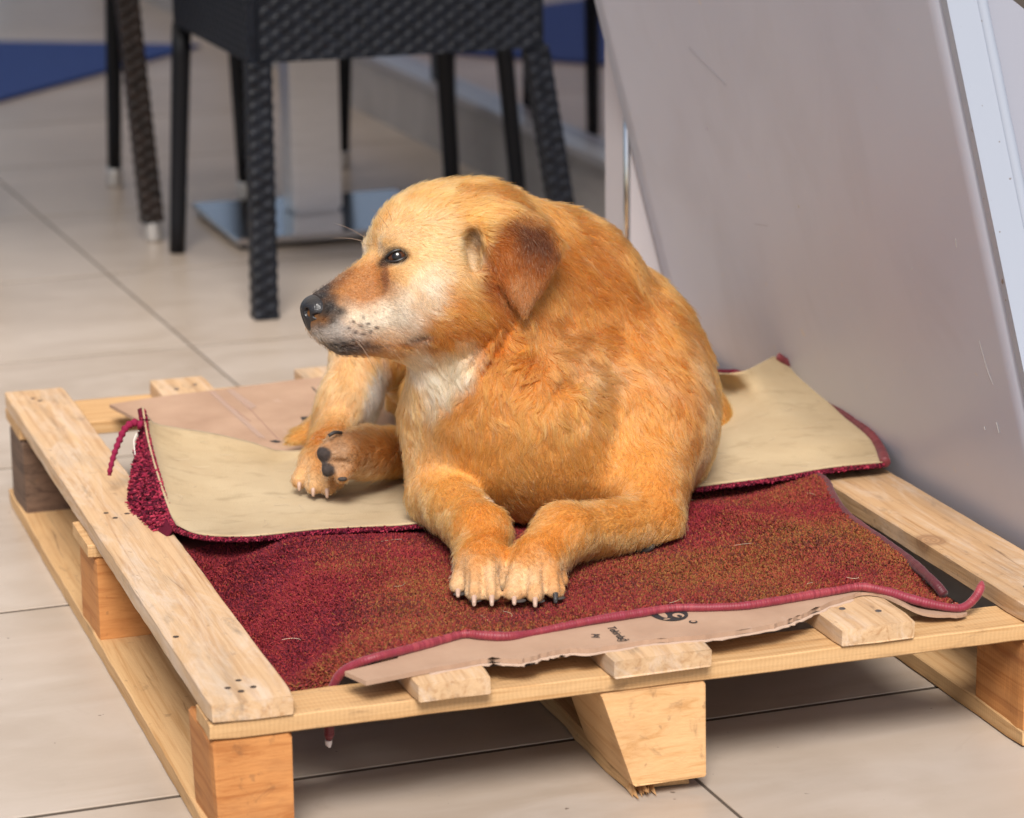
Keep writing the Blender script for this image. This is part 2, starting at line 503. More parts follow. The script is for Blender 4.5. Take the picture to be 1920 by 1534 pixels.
for (a, b_, c_, d_) in ((.4465, .078, .0035, .0125), (.4595, .0685, .0055, .0065), (.4455, .0620, .0035, .0016)):
    v, f = disc(a, b_, c_, d_, .0010, 18); obj('print', v, f, CARD, cf)
v, f = disc(.4595, .0655, .0022, .0036, .0013, 14); obj('print', v, f, INK, cf)
v, f = disc(.4660, .0475, .0040, .0044, .0006, 16); obj('print', v, f, INK, cf)
v, f = disc(.4660, .0475, .0024, .0026, .0010, 16); obj('print', v, f, CARD, cf)
# rear sheet
cr = sheet('cardboard_sheet', [(.108, 1.062), (.175, 1.079), (.25, 1.088), (.352, 1.104), (.47, 1.112), (.62, 1.10), (.62, .62), (.20, .62), (.165, .80)], .0042, CARD)
cr.location = (0, 0, ZC)
tag(cr, 'flattened cardboard with black arrow print behind the upturned rug', 'cardboard')
for pts in ([(563, 782), (597, 779), (595, 785), (567, 788)], [(568, 792), (593, 789), (589, 796), (573, 798)], [(577, 802), (589, 801), (586, 807), (580, 807)],
            [(596, 729), (603, 727), (610, 737), (605, 739)], [(584, 726), (586, 725), (611, 751), (609, 753)], [(505, 827), (516, 825), (529, 828), (518, 830)]):
    P = [onz(x, y, ZC + .0006) - np.array([0, 0, ZC]) for x, y in pts]
    obj('print', P, [(3, 2, 1, 0)], INK, cr)
TAPE = flat('clear_tape', (.45, .31, .24), .25)
for pts in ([(392, 735), (402, 733), (500, 823), (484, 819)], [(424, 731), (436, 730), (482, 762), (468, 768)]):
    P = [onz(x, y, ZC + .0004) - np.array([0, 0, ZC]) for x, y in pts]
    obj('tape', P, [(3, 2, 1, 0)], TAPE, cr)
for (xa, ya, xb, yb) in ((396, 735, 470, 790), (455, 752, 527, 829)):
    a = onz(xa, ya, ZC + .0003) - np.array([0, 0, ZC]); b_ = onz(xb, yb, ZC + .0003) - np.array([0, 0, ZC])
    v, f = tube(np.linspace(a, b_, 6), .0006, 6); obj('crease', v, f, flat('crease', (.33, .2, .15), .9), cr)

# ------------------------------------------------------------------ the red rug
def hair_obj(name, P, rad, col, mat, parent=None, kind=None):
    """P (n,k,3) strands, rad (k,) or (n,k), col (n,3)"""
    n, k = P.shape[:2]
    hc = bpy.data.hair_curves.new(name)
    hc.add_curves([k] * n)
    hc.attributes['position'].data.foreach_set('vector', np.ascontiguousarray(P, dtype=np.float32).ravel())
    ra = hc.attributes.get('radius') or hc.attributes.new('radius', 'FLOAT', 'POINT')
    rad = np.broadcast_to(rad, (n, k))
    ra.data.foreach_set('value', np.ascontiguousarray(rad, dtype=np.float32).ravel())
    ca = hc.attributes.new('tint', 'FLOAT_COLOR', 'CURVE')
    ca.data.foreach_set('color', np.ascontiguousarray(np.column_stack([col, np.ones(n)]), dtype=np.float32).ravel())
    hc.materials.append(mat)
    o = bpy.data.objects.new(name, hc); COL.objects.link(o)
    if parent is not None: o.parent = parent
    if kind: o['kind'] = kind
    return o
def tint_mat(name, rough=.7, spec=.2, sheen=0.0, hair=False):
    m, nt, b = new_mat(name); q = NB(nt)
    a = q.n('ShaderNodeAttribute', attribute_name='tint')
    if hair:
        h = q.n('ShaderNodeBsdfHairPrincipled')
        try: h.model = 'CHIANG'
        except Exception: pass
        h.parametrization = 'COLOR'
        q.l(a.outputs['Color'], h.inputs['Color'])
        h.inputs['Roughness'].default_value = .52
        h.inputs['Radial Roughness'].default_value = .75
        h.inputs['IOR'].default_value = 1.38
        q.l(h.outputs[0], nt.nodes['Material Output'].inputs['Surface'])
    else:
        q.l(a.outputs['Color'], b.inputs['Base Color'])
        b.inputs['Roughness'].default_value = rough
        b.inputs['Specular IOR Level'].default_value = spec
        b.inputs['Sheen Weight'].default_value = sheen
    return m
PILE = tint_mat('wool_pile', .85, .15)
BINDING = None
def binding_mat():
    m, nt, b = new_mat('crimson_binding'); q = NB(nt)
    a = q.n('ShaderNodeAttribute', attribute_name='tint')
    q.l(a.outputs['Color'], b.inputs['Base Color'])
    b.inputs['Roughness'].default_value = .55
    b.inputs['Sheen Weight'].default_value = .15
    return m
BINDING = binding_mat()
def add_binding(name, pts, r, parent, seed, tone=1.0, tapers=False):
    """overcast rug edge: a cord wrapped with yarn, one ridge for each turn"""
    g = np.random.default_rng(seed)
    path = resample(pts, .0008)
    n = len(path)
    turn = np.arange(n) * .0008 / .0026
    rr = r * .88 * (1 + .13 * np.abs(np.sin(turn * math.pi)) - .06) * (1 + .07 * N3(path, .03) + .03 * N1(path, .006))
    if tapers: rr[-8:] *= np.linspace(1, .5, 8)
    v, f = tube(path, rr, 12)
    me = mesh(name, v, f)
    t = np.floor(turn).astype(int)
    tc = g.uniform(-1, 1, t.max() + 2)
    base = np.array([.185, .012, .023]) * tone; hi = np.array([.29, .034, .046]) * tone; lo = np.array([.22, .016, .036]) * tone
    w = tc[t] * .7 + .5 * N2(path, .05)
    c_ = np.where(w[:, None] > 0, base + (hi - base) * np.clip(w, 0, 1)[:, None], base + (lo - base) * np.clip(-w, 0, 1)[:, None])
    ca = me.attributes.new('tint', 'FLOAT_COLOR', 'POINT')
    ca.data.foreach_set('color', np.column_stack([np.repeat(c_, 12, 0), np.ones(n * 12)]).astype(np.float32).ravel())
    return link(name, me, BINDING, parent, smooth=True)

def sstep(a, b, x):
    t = np.clip((x - a) / (b - a), 0, 1)
    return t * t * (3 - 2 * t)
front_px = [(617, 1335, .078), (621, 1292, .074), (636, 1260, .064), (660, 1243, .054), (700, 1228, .044), (760, 1213, .055), (830, 1194, .072), (870, 1183, .078), (905, 1186, .068), (950, 1188, .060), (1000, 1181, .066), (1100, 1160, .074), (1200, 1144, .08), (1263, 1135, .083),
            (1330, 1134, .074), (1391, 1131, .067), (1447, 1123, .069), (1510, 1112, .074), (1563, 1103, .078), (1613, 1095, .080), (1663, 1104, .066), (1705, 1117, .050), (1747, 1128, .042), (1790, 1135, .036)]
FR = np.array([ony(x, y, Y) for x, y, Y in front_px])
def rug_z(x, y):
    z = np.full_like(x, ZT + .0128)
    left = 1 - sstep(.085, .178, x)
    z = z - left * (.050 + .018 * sstep(.3, 0, y)) * (1 - .75 * sstep(.34, .46, y))
    right = sstep(.665, .765, x) * sstep(.43, .30, y)
    z = z - right * .030
    z = z - .012 * sstep(.38, .45, y)
    # sag between the boards
    for c_, w in ((.308, .05), (.527, .06)): z = z - .005 * np.exp(-((x - c_) / w) ** 2) * sstep(.0, .12, y)
    P = np.stack([x, y, 0 * x], -1)
    z = z + .0028 * N1(P, .13) * sstep(.0, .08, y) + .0012 * N2(P, .05)
    z = z + .010 * np.exp(-(((x - .66) + .55 * (y - .22)) / .03) ** 2) * sstep(.06, .16, y) * sstep(.46, .30, y)
    return z
RB = np.array([ony(1795, 1140, .034), ony(1765, 1116, .045), ony(1745, 1092, .062), ony(1700, 1052, .122), ony(1650, 1015, .192), ony(1605, 985, .258), ony(1577, 960, .312), ony(1556, 930, .368), ony(1545, 905, .42), (.764, .455, .158), (.764, .52, .150)])
nu, nv = 150, 90
uu = np.linspace(0, 1, nu)
Fx = polyline(FR, uu)
G = np.zeros((nu, nv, 3))
for j, v_ in enumerate(np.linspace(0, 1, nv)):
    yb = .66
    xl, xr = .0775, .775
    xt = xl + (xr - xl) * uu
    k = sstep(0, .10, v_)
    Y = Fx[:, 1] * (1 - v_) + yb * v_
    xr_ = np.interp(Y, RB[:, 1], RB[:, 0]); zr_ = np.interp(Y, RB[:, 1], RB[:, 2])
    xt = xl + (xr_ - xl) * uu
    X = Fx[:, 0] * (1 - k) + xt * k
    zz = rug_z(X, Y)
    wr_ = sstep(.84, 1, uu)
    zz = zz * (1 - wr_) + zr_ * wr_
    zf = Fx[:, 2]
    kk = sstep(0, .16, v_)
    G[:, j] = np.stack([X, Y, zf * (1 - kk) + zz * kk], -1)
rug = empty('red_rug')
tag(rug, 'crimson and mustard flecked pile rug lying face up under the front paws', 'rug')
RUGBASE = flat('rug_base', (.16, .035, .03), .95, spec=.1)
v, f, GN = slab(G, .005)
G_RUG, N_RUG = G, GN
obj('rug_base', v, f, RUGBASE, rug, smooth=True)

RC = np.array([(.20, .017, .022), (.11, .011, .018), (.25, .040, .022), (.22, .10, .028), (.045, .008, .018), (.22, .026, .032)])
def pile_colors(P, g, crimson=0.0, seed=0):
    n = len(P)
    a = N1(P * [1, 1.6, 0] , .16) + .5 * N3(P * [1, 1.5, 0], .06)
    b_ = N2(P * [1, 1.5, 0], .10) + .5 * N4(P, .05)
    front = sstep(.34, .08, P[:, 1]) + .35 * sstep(.3, .6, P[:, 0])
    wm = np.clip(.19 + .24 * a + .38 * front - crimson - .5 * sstep(.30, .10, P[:, 0]) * sstep(.05, .25, P[:, 1]), .02, .9)   # mustard share
    r = g.random(n); r2 = g.random(n)
    idx = np.where(r < wm, np.where(r2 < .55, 3, 2), np.where(r2 < .42, 0, np.where(r2 < .66, 1, np.where(r2 < .84, 5, 2))))
    dark = g.random(n) < np.clip(.12 + .16 * b_, .03, .5)
    idx = np.where(dark, 4, idx)
    c_ = RC[idx] * g.uniform(.85, 1.35, (n, 1))
    mean = wm[:, None] * np.array([.21, .085, .027]) + (1 - wm[:, None]) * np.array([.175, .018, .027])
    c_ = .58 * c_ + .42 * mean
    return c_
def grid_sample(G, n, g):
    nu, nv = G.shape[:2]
    dU = np.linalg.norm(np.gradient(G, axis=0), axis=-1); dV = np.linalg.norm(np.gradient(G, axis=1), axis=-1)
    w = (dU * dV)[:-1, :-1].ravel(); w /= w.sum()
    c_ = g.choice(len(w), n, p=w)
    i, j = c_ // (nv - 1), c_ % (nv - 1)
    s, t = g.random(n)[:, None], g.random(n)[:, None]
    P = G[i, j] * (1 - s) * (1 - t) + G[i + 1, j] * s * (1 - t) + G[i, j + 1] * (1 - s) * t + G[i + 1, j + 1] * s * t
    return P, i, j
def tufts(G, GN, n, g, length, r, crimson=0.0, sign=1):
    P, i, j = grid_sample(G, n, g)
    nn = GN[i, j] * sign
    lean = g.normal(0, .45, (n, 3)); lean += .35 * np.stack([N1(P, .03), N2(P, .03), 0 * P[:, 0]], -1)
    d = nn + lean; d /= np.linalg.norm(d, axis=1)[:, None]
    L = (length * g.uniform(.7, 1.25, n))[:, None]
    d2 = d + g.normal(0, .5, (n, 3)); d2 /= np.linalg.norm(d2, axis=1)[:, None]
    Q = np.stack([P - nn * .001, P + d * L * .55, P + d * L * .6 + d2 * L * .45], 1)
    return Q, pile_colors(P, g, crimson)
g = np.random.default_rng(21)
Q, c_ = tufts(G[:, :int(nv * .70)], GN[:, :int(nv * .70)], 170000, g, .0040, .001)
hair_obj('pile', Q, np.array([.00065, .00085, .0005]), c_, PILE, rug, 'stuff')
fb = FR[1:] + np.array([0, -.001, -.0025])
fb = np.vstack([FR[:1], fb, [ony(1812, 1136, .036), ony(1829, 1120, .040), ony(1838, 1104, .044), ony(1841, 1092, .05)]])
add_binding('binding', fb, .0046, rug, 4, tapers=True)
tl = [FR[0] + np.array([0, 0, .002]), ony(617, 1362, .080), ony(617, 1380, .081), ony(616, 1388, .081)]
add_binding('binding_tail', tl, .0052, rug, 5, .6, tapers=True)
v, f = tube([tl[-1], tl[-1] + np.array([0, 0, -.004]), tl[-1] + np.array([.001, 0, -.007])], [.0035, .003, .001], 8)
obj('frayed_end', v, f, flat('raw_yarn', (.72, .66, .66), .9), rug)
rb = list(RB[1:-1][::-1] + np.array([.003, 0, 0]))
add_binding('binding', rb, .0050, rug, 6, .36)  # lowered tone puts the shade of the gap into the yarn colour

# ------------------------------------------------------------------ the upturned rug
def felt_material():
    m, nt, b = new_mat('rug_backing'); q = NB(nt)
    v = q.coord(out='Object')
    n = q.noise(v, 7, 5, .6, .4); f = q.noise(v, 420, 3, .7); s = q.noise(q.coord((1, 2.2, 1)), 24, 4, .6)
    col = q.ramp(n, [(.3, (.355, .262, .150)), (.72, (.485, .385, .245))])
    col = q.mix(q.math('MULTIPLY', q.ramp(s, [(.54, (0, 0, 0)), (.74, (1, 1, 1))]), .42), col, (.19, .135, .065))
    col = q.mix(q.math('MULTIPLY', f, .25), col, (.34, .25, .14))
    q.l(col, b.inputs['Base Color']); b.inputs['Roughness'].default_value = .95; b.inputs['Specular IOR Level'].default_value = .1
    b.inputs['Sheen Weight'].default_value = .1
    q.bump(f, .6, .0012, b)
    return m
FELT = felt_material()
zb = ZT + .022
Fe = np.array([onz(330, 985, ZT + .013), onz(360, 997, ZT + .02), onz(400, 1003, zb), onz(480, 1003, zb), onz(600, 990, zb), onz(700, 985, zb), onz(780, 980, zb), onz(1000, 950, zb), onz(1200, 925, zb), onz(1340, 907, zb), onz(1450, 893, zb), onz(1560, 875, ZT + .018), onz(1655, 866, ZT + .017)])
tip = ony(268, 763, .735)
Be = np.array([tip, ony(287, 791, .735), ony(330, 801, .745), ony(400, 812, .745), ony(470, 828, .735), ony(540, 845, .725), (.34, .74, zb - .004), (.55, .78, zb - .003), (.75, .80, .19), onz(1380, 700, .215), onz(1452, 667, .218)])
Le = np.array([Fe[0], ony(318, 960, .53), ony(303, 910, .59), ony(288, 860, .645), ony(276, 812, .70), tip])
Re = np.array([Fe[-1], ony(1646, 842, .495), ony(1628, 815, .53), ony(1592, 786, .585), ony(1560, 757, .64), ony(1525, 722, .70), ony(1490, 692, .745), Be[-1]])
nu, nv = 130, 60
uu, vv = np.linspace(0, 1, nu), np.linspace(0, 1, nv)
Fu = polyline(resample(Fe, .01), uu); Bu = polyline(resample(Be, .01), uu); Lv = polyline(resample(Le, .01), vv); Rv = polyline(resample(Re, .01), vv)
U_, V_ = uu[:, None, None], vv[None, :, None]
H = (1 - V_) * Fu[:, None] + V_ * Bu[:, None] + (1 - U_) * Lv[None] + U_ * Rv[None] - ((1 - U_) * (1 - V_) * Fu[0] + U_ * (1 - V_) * Fu[-1] + (1 - U_) * V_ * Bu[0] + U_ * V_ * Bu[-1])
inn = np.sin(math.pi * uu)[:, None] ** .5 * np.sin(math.pi * vv)[None] ** .5
H[..., 2] += inn * (.0022 * N1(H, .12) + .0012 * N3(H, .05)) - .008 * np.exp(-((uu[:, None] - .10) / .07) ** 2) * np.sin(math.pi * vv)[None]
H[..., 2] = np.maximum(H[..., 2], ZT + .0125)
rug2 = empty('upturned_rug')
tag(rug2, 'rug piece turned over to show its beige backing, under the hind paws', 'rug')
v, f, HN = slab(H, .0016)
obj('backing', v, f, FELT, rug2, smooth=True)
v, f, _ = slab(H - HN * .0017, .0052)
obj('pile_layer', v, f, flat('maroon_pile', (.10, .010, .022), .95, spec=.1), rug2, smooth=True)
# fringe of pile that shows along the cut edges
def edge_tufts(line, inward, n, g, spread, L, drop):
    t = g.random(n)
    P = polyline(line, t) + np.array([0, 0, -.0035]) + g.normal(0, 1, (n, 3)) * spread
    d = -inward + g.normal(0, .5, (n, 3)) + np.array([0, 0, drop]); d /= np.linalg.norm(d, axis=1)[:, None]
    l = (L * g.uniform(.5, 1.3, n))[:, None]
    return np.stack([P + inward * .002, P + d * l * .6, P + d * l + g.normal(0, .0006, (n, 3))], 1)
MAR = np.array([(.20, .012, .034), (.11, .008, .024), (.30, .03, .055), (.05, .006, .014)])
E1 = edge_tufts(Fu, np.array([0, 1., 0]), 7000, g, .0006, .0024, -.25)
E2 = edge_tufts(Lv, np.array([1., .1, 0]), 2500, g, .0007, .0028, -.9)
tin = Lv[None, int(nv * .15):int(nv * .93)]
E3 = []
for k in range(7000):                    # shaggy underside of the curled-up corner
    j = g.uniform(.12, .95); s = g.random() ** .7
    p = np.array([np.interp(j, vv, Lv[:, q]) for q in range(3)])
    amp_ = math.sin(math.pi * min(1, .12 + j * .95))
    p2 = p + np.array([-.030 * amp_ * math.sin(s * 2.4), .0, -(.066 * amp_ + .004) * s - .003])
    d = np.array([-.7, -.55, -.25]) + g.normal(0, .5, 3); d /= np.linalg.norm(d)
    l = .0055 * g.uniform(.6, 1.3)
    E3.append([p2 + [.003, 0, 0], p2 + d * l * .6, p2 + d * l + g.normal(0, .001, 3)])
EE = np.concatenate([E1, E2, np.array(E3)])
hair_obj('pile_fringe', EE, np.array([.0009, .0011, .0006]), MAR[g.integers(0, 4, len(EE))] * g.uniform(.7, 1.4, (len(EE), 1)), PILE, rug2, 'stuff')
# the drooping underside sheet that carries that pile
U2 = []
for j in np.linspace(.02, .97, 40):
    p = np.array([np.interp(j, vv, Lv[:, q]) for q in range(3)])
    amp_ = math.sin(math.pi * min(1, .12 + j * .95))
    U2.append([p + np.array([-.030 * amp_ * math.sin(s * 2.4), 0, -(.066 * amp_ + .004) * s - .0025]) for s in np.linspace(0, 1, 7)])
U2 = np.array(U2)
v, f, _ = slab(U2, .003)
obj('curled_pile', v, f, flat('maroon_pile_dark', (.085, .008, .02), .95, spec=.1), rug2, smooth=True)
# loose frayed strand
st = resample([ony(266, 797, .70), ony(250, 793, .70), ony(234, 805, .695), ony(222, 830, .69), ony(213, 855, .685), ony(207, 878, .68), ony(205, 891, .68)], .0012)
sv, sf = tube(st, .0042 * (1 + .22 * np.sin(np.arange(len(st)) * 1.15)) * np.linspace(1, .6, len(st)), 9)
obj('loose_strand', sv, sf, flat('strand_yarn', (.20, .014, .045), .9, spec=.1), rug2, smooth=True)
v, f = tube(resample([ony(257, 812, .69), ony(251, 826, .69), ony(253, 850, .688), ony(255, 875, .685)], .003), .0006, 6)
obj('thread', v, f, flat('white_thread', (.8, .76, .7), .9), rug2)
add_binding('binding', Re + np.array([.003, 0, -.001]), .0062, rug2, 9, .5)

# shed dog hair lying on both rugs
gh = np.random.default_rng(77)
HAIRM = tint_mat('shed_hair', .5, .3)
for Gs, Ns, par, lift_, cnt in ((G_RUG[:, :60], N_RUG[:, :60], rug, .0042, 16), (H, HN, rug2, .0006, 90)):
    P_, i_, j_ = grid_sample(Gs, cnt, gh)
    th_ = gh.uniform(0, 6.28, cnt); L_ = gh.uniform(.008, .022, cnt); cv = gh.normal(0, .9, cnt)
    t_ = np.linspace(0, 1, 5)
    Q_ = np.stack([P_ + Ns[i_, j_] * lift_ + np.stack([np.cos(th_ + cv * t), np.sin(th_ + cv * t), 0 * th_], 1) * (L_ * t)[:, None] for t in t_], 1)
    hair_obj('shed_hair', Q_, np.full(5, .00016), np.tile([[.62, .50, .36]], (cnt, 1)) * gh.uniform(.5, 1.1, (cnt, 1)), HAIRM, par, 'stuff')

# ------------------------------------------------------------------ the leaning grey cabinet
def panel_material():
    m, nt, b = new_mat('lilac_grey_paint'); q = NB(nt)
    v = q.coord(out='Object')
    big = q.noise(v, 2.4, 4, .55, .3)
    col = q.ramp(big, [(.3, (.50, .515, .60)), (.7, (.55, .57, .655))])
    dirt = q.noise(q.coord((2.0, 2.2, 1.5)), 2.6, 5, .6, .5)
    col = q.mix(q.math('MULTIPLY', q.ramp(dirt, [(.50, (0, 0, 0)), (.8, (1, 1, 1))]), .2), col, (.33, .30, .30))
    scr = q.noise(q.coord((3, 1.2, 3.0), rot=(.5, .2, 0)), 1.6, 1, .4, .6)
    col = q.mix(q.math('MULTIPLY', q.ramp(scr, [(.499, (0, 0, 0)), (.50, (1, 1, 1)), (.501, (0, 0, 0))]), .0), col, (.24, .20, .2))
    sp = q.noise(v, 46, 2, .4)
    col = q.mix(q.math('MULTIPLY', q.ramp(sp, [(.75, (0, 0, 0)), (.765, (1, 1, 1))]), .5), col, (.62, .56, .50))
    q.l(col, b.inputs['Base Color'])
    q.l(q.math('ADD', q.math('MULTIPLY', dirt, .12), .34), b.inputs['Roughness'])
    b.inputs['Specular IOR Level'].default_value = .5
    return m
PAN = panel_material()
def trim_material():
    m, nt, b = new_mat('white_trim_paint'); q = NB(nt)
    v = q.coord(out='Object')
    sp = q.noise(v, 90, 3, .5)
    col = q.mix(q.ramp(sp, [(.70, (0, 0, 0)), (.73, (1, 1, 1))]), (.38, .42, .50), (.2, .17, .16))
    q.l(col, b.inputs['Base Color']); b.inputs['Roughness'].default_value = .38
    return m
TRIM = trim_material()
CHROME = flat('chrome', (.75, .74, .74), .12, 1.0)
kio = empty('metal_cabinet', (.9, .6, 0))
tag(kio, 'lilac grey painted metal cabinet with leaning side beside the pallet', 'cabinet')
kio_off = np.array([-.9, -.6, 0])
def px_(z): return .9175 - .255 * z
Y0, Y1 = .112, 1.142
def kobj(name, v, f, m_, smooth=False):
    return obj(name, np.asarray(v, float) + kio_off, f, m_, kio, smooth)
ZTOP = 1.0
nz = 24
zz = np.linspace(.012, ZTOP, nz); yy = np.linspace(Y0 + .0015, Y1, 30)
Gp = np.array([[(px_(z) + .0012 * N1(np.array([y, z, 0.0]), .5), y, z) for z in zz] for y in yy])
# slab needs normal up; build panel by hand as a thin box following the lean
Vp = np.vstack([Gp.reshape(-1, 3), (Gp + [.02, 0, .005]).reshape(-1, 3)])
n_ = len(yy) * nz
Fp = []
for i in range(len(yy) - 1):
    for j in range(nz - 1):
        a = i * nz + j
        Fp.append((a, a + 1, a + nz + 1, a + nz)); Fp.append((n_ + a, n_ + a + nz, n_ + a + nz + 1, n_ + a + 1))
for i in range(len(yy) - 1):
    for a in (i * nz, i * nz + nz - 1): Fp.append((a, a + nz, n_ + a + nz, n_ + a))
for j in range(nz - 1):
    for a in (j, (len(yy) - 1) * nz + j): Fp.append((a, a + 1, n_ + a + 1, n_ + a))
o = kobj('side_panel', Vp, Fp, PAN, True)
bm = bmesh.new(); bm.from_mesh(o.data); bmesh.ops.recalc_face_normals(bm, faces=bm.faces[:]); bm.to_mesh(o.data); bm.free()
def prism(xz, y0, y1):
    n = len(xz)
    v = [(x, y0, z) for x, z in xz] + [(x, y1, z) for x, z in xz]
    f = [tuple(range(n)), tuple(range(2 * n - 1, n - 1, -1))] + [(k, n + k, n + (k + 1) % n, (k + 1) % n) for k in range(n)]
    return v, f
w1 = .0285
kobj('edge_strip', *prism([(px_(.012) - .002, .012), (px_(.012) + w1, .012), (px_(ZTOP) + w1, ZTOP), (px_(ZTOP) - .002, ZTOP)], Y0 - .012, Y0), TRIM)
v, f = tube([(px_(z) + w1 + .006, Y0 - .006, z) for z in np.linspace(.012, ZTOP, 40)], .0068 * (1 + .03 * np.sin(np.arange(40) * 2.1)), 14)
kobj('sealant_bead', v, f, TRIM, True)
kobj('end_panel', *prism([(px_(.012) + w1 + .004, .012), (1.5, .012), (1.5, .26), (.835, .6825), (px_(.73) + w1 + .004, .735), ], Y0 - .003, Y0 + .02), flat('end_paint', (.33, .34, .40), .45))
kobj('body', *prism([(px_(.012) + .024, .012), (1.49, .012), (1.49, .255), (.86, .66), (px_(.72) + .03, .72)], Y0 + .022, Y1 - .01), PAN)
kobj('support_post', *prism([(.8125, .0), (.90, .0), (.90, .62), (.8125, .62)], Y1 + .012, Y1 + .10), flat('post_paint', (.50, .47, .49), .35))
SCR = flat('scratch', (.24, .22, .24), .6)
DRIP = flat('pale_drip', (.47, .45, .44), .5)
def on_panel(px, py):
    r = ray(px, py); n3 = np.array([1.0, 0, .255])
    t = (.9175 - CAM @ n3) / (r @ n3)
    return CAM + r * (t - .0006)
for pts, rr_, mm in (([(1430, 3), (1500, 20), (1560, 32), (1598, 42), (1603, 52)], .00028, SCR), ([(1292, 88), (1318, 115), (1345, 143), (1362, 160)], .0004, SCR), ([(1630, 52), (1680, 62), (1738, 76)], .00022, SCR),
                     ([(1475, 78), (1473, 98)], .0004, SCR), ([(1323, 238), (1326, 244)], .0008, SCR), ([(1700, 300), (1704, 340), (1712, 372)], .0002, SCR), ([(1415, 420), (1440, 424)], .0003, SCR),
                     ([(1836, 640), (1850, 690), (1862, 722)], .0004, DRIP), ([(1792, 448), (1793, 464)], .0008, DRIP), ([(1868, 792), (1873, 812)], .0008, DRIP), ([(1709, 500), (1710, 507)], .0007, DRIP), ([(1845, 800), (1847, 806)], .0007, DRIP), ([(1497, 384), (1499, 390)], .001, flat('stain', (.34, .28, .16), .6))):
    v, f = tube(resample([on_panel(*q_) for q_ in pts], .004), rr_ * .7, 5); kobj('scratch' if mm is SCR else 'drip', v, f, mm)
v, f = tube([(.8115, Y1 + .014, .0), (.8115, Y1 + .014, .31), (.8115, Y1 + .014, .62)], .0045, 10)
kobj('chrome_edge', v, f, CHROME, True)

# ------------------------------------------------------------------ chairs, table, shop front
WICK = None
def wicker_material(name, c0, c1):
    m, nt, b = new_mat(name); q = NB(nt)
    n = q.noise(q.coord(out='Object'), 60, 3)
    q.l(q.ramp(n, [(.35, c0), (.7, c1)]), b.inputs['Base Color'])
    b.inputs['Roughness'].default_value = .45; b.inputs['Specular IOR Level'].default_value = .22
    return m
WICK = wicker_material('black_wicker', (.004, .005, .008), (.010, .012, .018))
WICKB = wicker_material('brown_wicker', (.010, .007, .006), (.030, .020, .017))
SMOOTH = flat('black_powder_coat', (.006, .0065, .009), .45, spec=.25)
ALU = flat('aluminium_cap', (.62, .60, .58), .35, .8)
def woven_bar(A, B, w, d, wd=None, pitch=.0105, amp=.0016):
    """bar of square section wrapped in woven strands from A (bottom) to B (top)"""
    A, B = np.asarray(A, float), np.asarray(B, float)
    T = B - A; L = np.linalg.norm(T); T /= L
    wd = np.array([1., 0, 0]) if wd is None else np.asarray(wd, float)
    X = wd - T * (wd @ T); X /= np.linalg.norm(X); Y = np.cross(T, X)
    nr = int(L / (pitch / 3)); per = []
    for s in range(4):
        for k in range(6): per.append((s, k / 6))
    base = {0: ((-1, -1), (1, -1)), 1: ((1, -1), (1, 1)), 2: ((1, 1), (-1, 1)), 3: ((-1, 1), (-1, -1))}
    V, Fc = [], []
    m = len(per)
    for i in range(nr + 1):
        z = i / nr * L
        for q, (s, t) in enumerate(per):
            a, b_ = base[s]
            x = (a[0] + (b_[0] - a[0]) * t) * w / 2; y = (a[1] + (b_[1] - a[1]) * t) * d / 2
            ph = z / pitch * math.pi + (q // 3) * math.pi
            h = amp * math.sin(ph) * abs(math.sin(q / 3 * math.pi + .5))
            r = math.hypot(x, y) + 1e-9
            cr_ = .94 if t == 0 else 1
            x, y = x * cr_ * (1 + h / r), y * cr_ * (1 + h / r)
            V.append(A + T * z + X * x + Y * y)
    for i in range(nr):
        for q in range(m):
            a, b_ = i * m + q, i * m + (q + 1) % m
            Fc.append((a, b_, b_ + m, a + m))
    Fc.append(tuple(range(m))[::-1]); Fc.append(tuple(nr * m + q for q in range(m)))
    return V, Fc
def woven_sheet(P00, P10, P01, P11, th, pu=.034, pv=.012, amp=.0017):
    P00, P10, P01, P11 = (np.asarray(p, float) for p in (P00, P10, P01, P11))
    lu = np.linalg.norm(P10 - P00); lv = np.linalg.norm(P01 - P00)
    nu, nv = max(6, int(lu / (pu / 4))), max(6, int(lv / (pv / 3)))
    u, v_ = np.linspace(0, 1, nu)[:, None], np.linspace(0, 1, nv)[None]
    G_ = (1 - u)[..., None] * ((1 - v_)[..., None] * P00 + v_[..., None] * P01) + u[..., None] * ((1 - v_)[..., None] * P10 + v_[..., None] * P11)
    nrm = np.cross(P10 - P00, P01 - P00); nrm /= np.linalg.norm(nrm)
    row = np.floor(v_ * lv / pv)
    h = amp * np.sin(u * lu / pu * math.pi * 2 + row * math.pi) * np.abs(np.sin(v_ * lv / pv * math.pi))
    Ft = G_ + nrm * (h[..., None] + th / 2); Bk = G_ - nrm * (th / 2 - h[..., None])
    V = np.vstack([Ft.reshape(-1, 3), Bk.reshape(-1, 3)]); n = nu * nv
    Fc = []
    for i in range(nu - 1):
        for j in range(nv - 1):
            a = i * nv + j
            q = (a, a + nv, a + nv + 1, a + 1); Fc.append(q); Fc.append(tuple(n + k for k in q[::-1]))
    ids = [i * nv for i in range(nu)] + [(nu - 1) * nv + j for j in range(1, nv)] + [i * nv + nv - 1 for i in range(nu - 2, -1, -1)] + [j for j in range(nv - 2, 0, -1)]
    for k in range(len(ids)): Fc.append((ids[k], n + ids[k], n + ids[(k + 1) % len(ids)], ids[(k + 1) % len(ids)]))
    return V, Fc
def round_leg(A, B, r0, r1):
    return tube(np.linspace(np.asarray(A, float), np.asarray(B, float), 8), np.linspace(r0, r1, 8), 14)
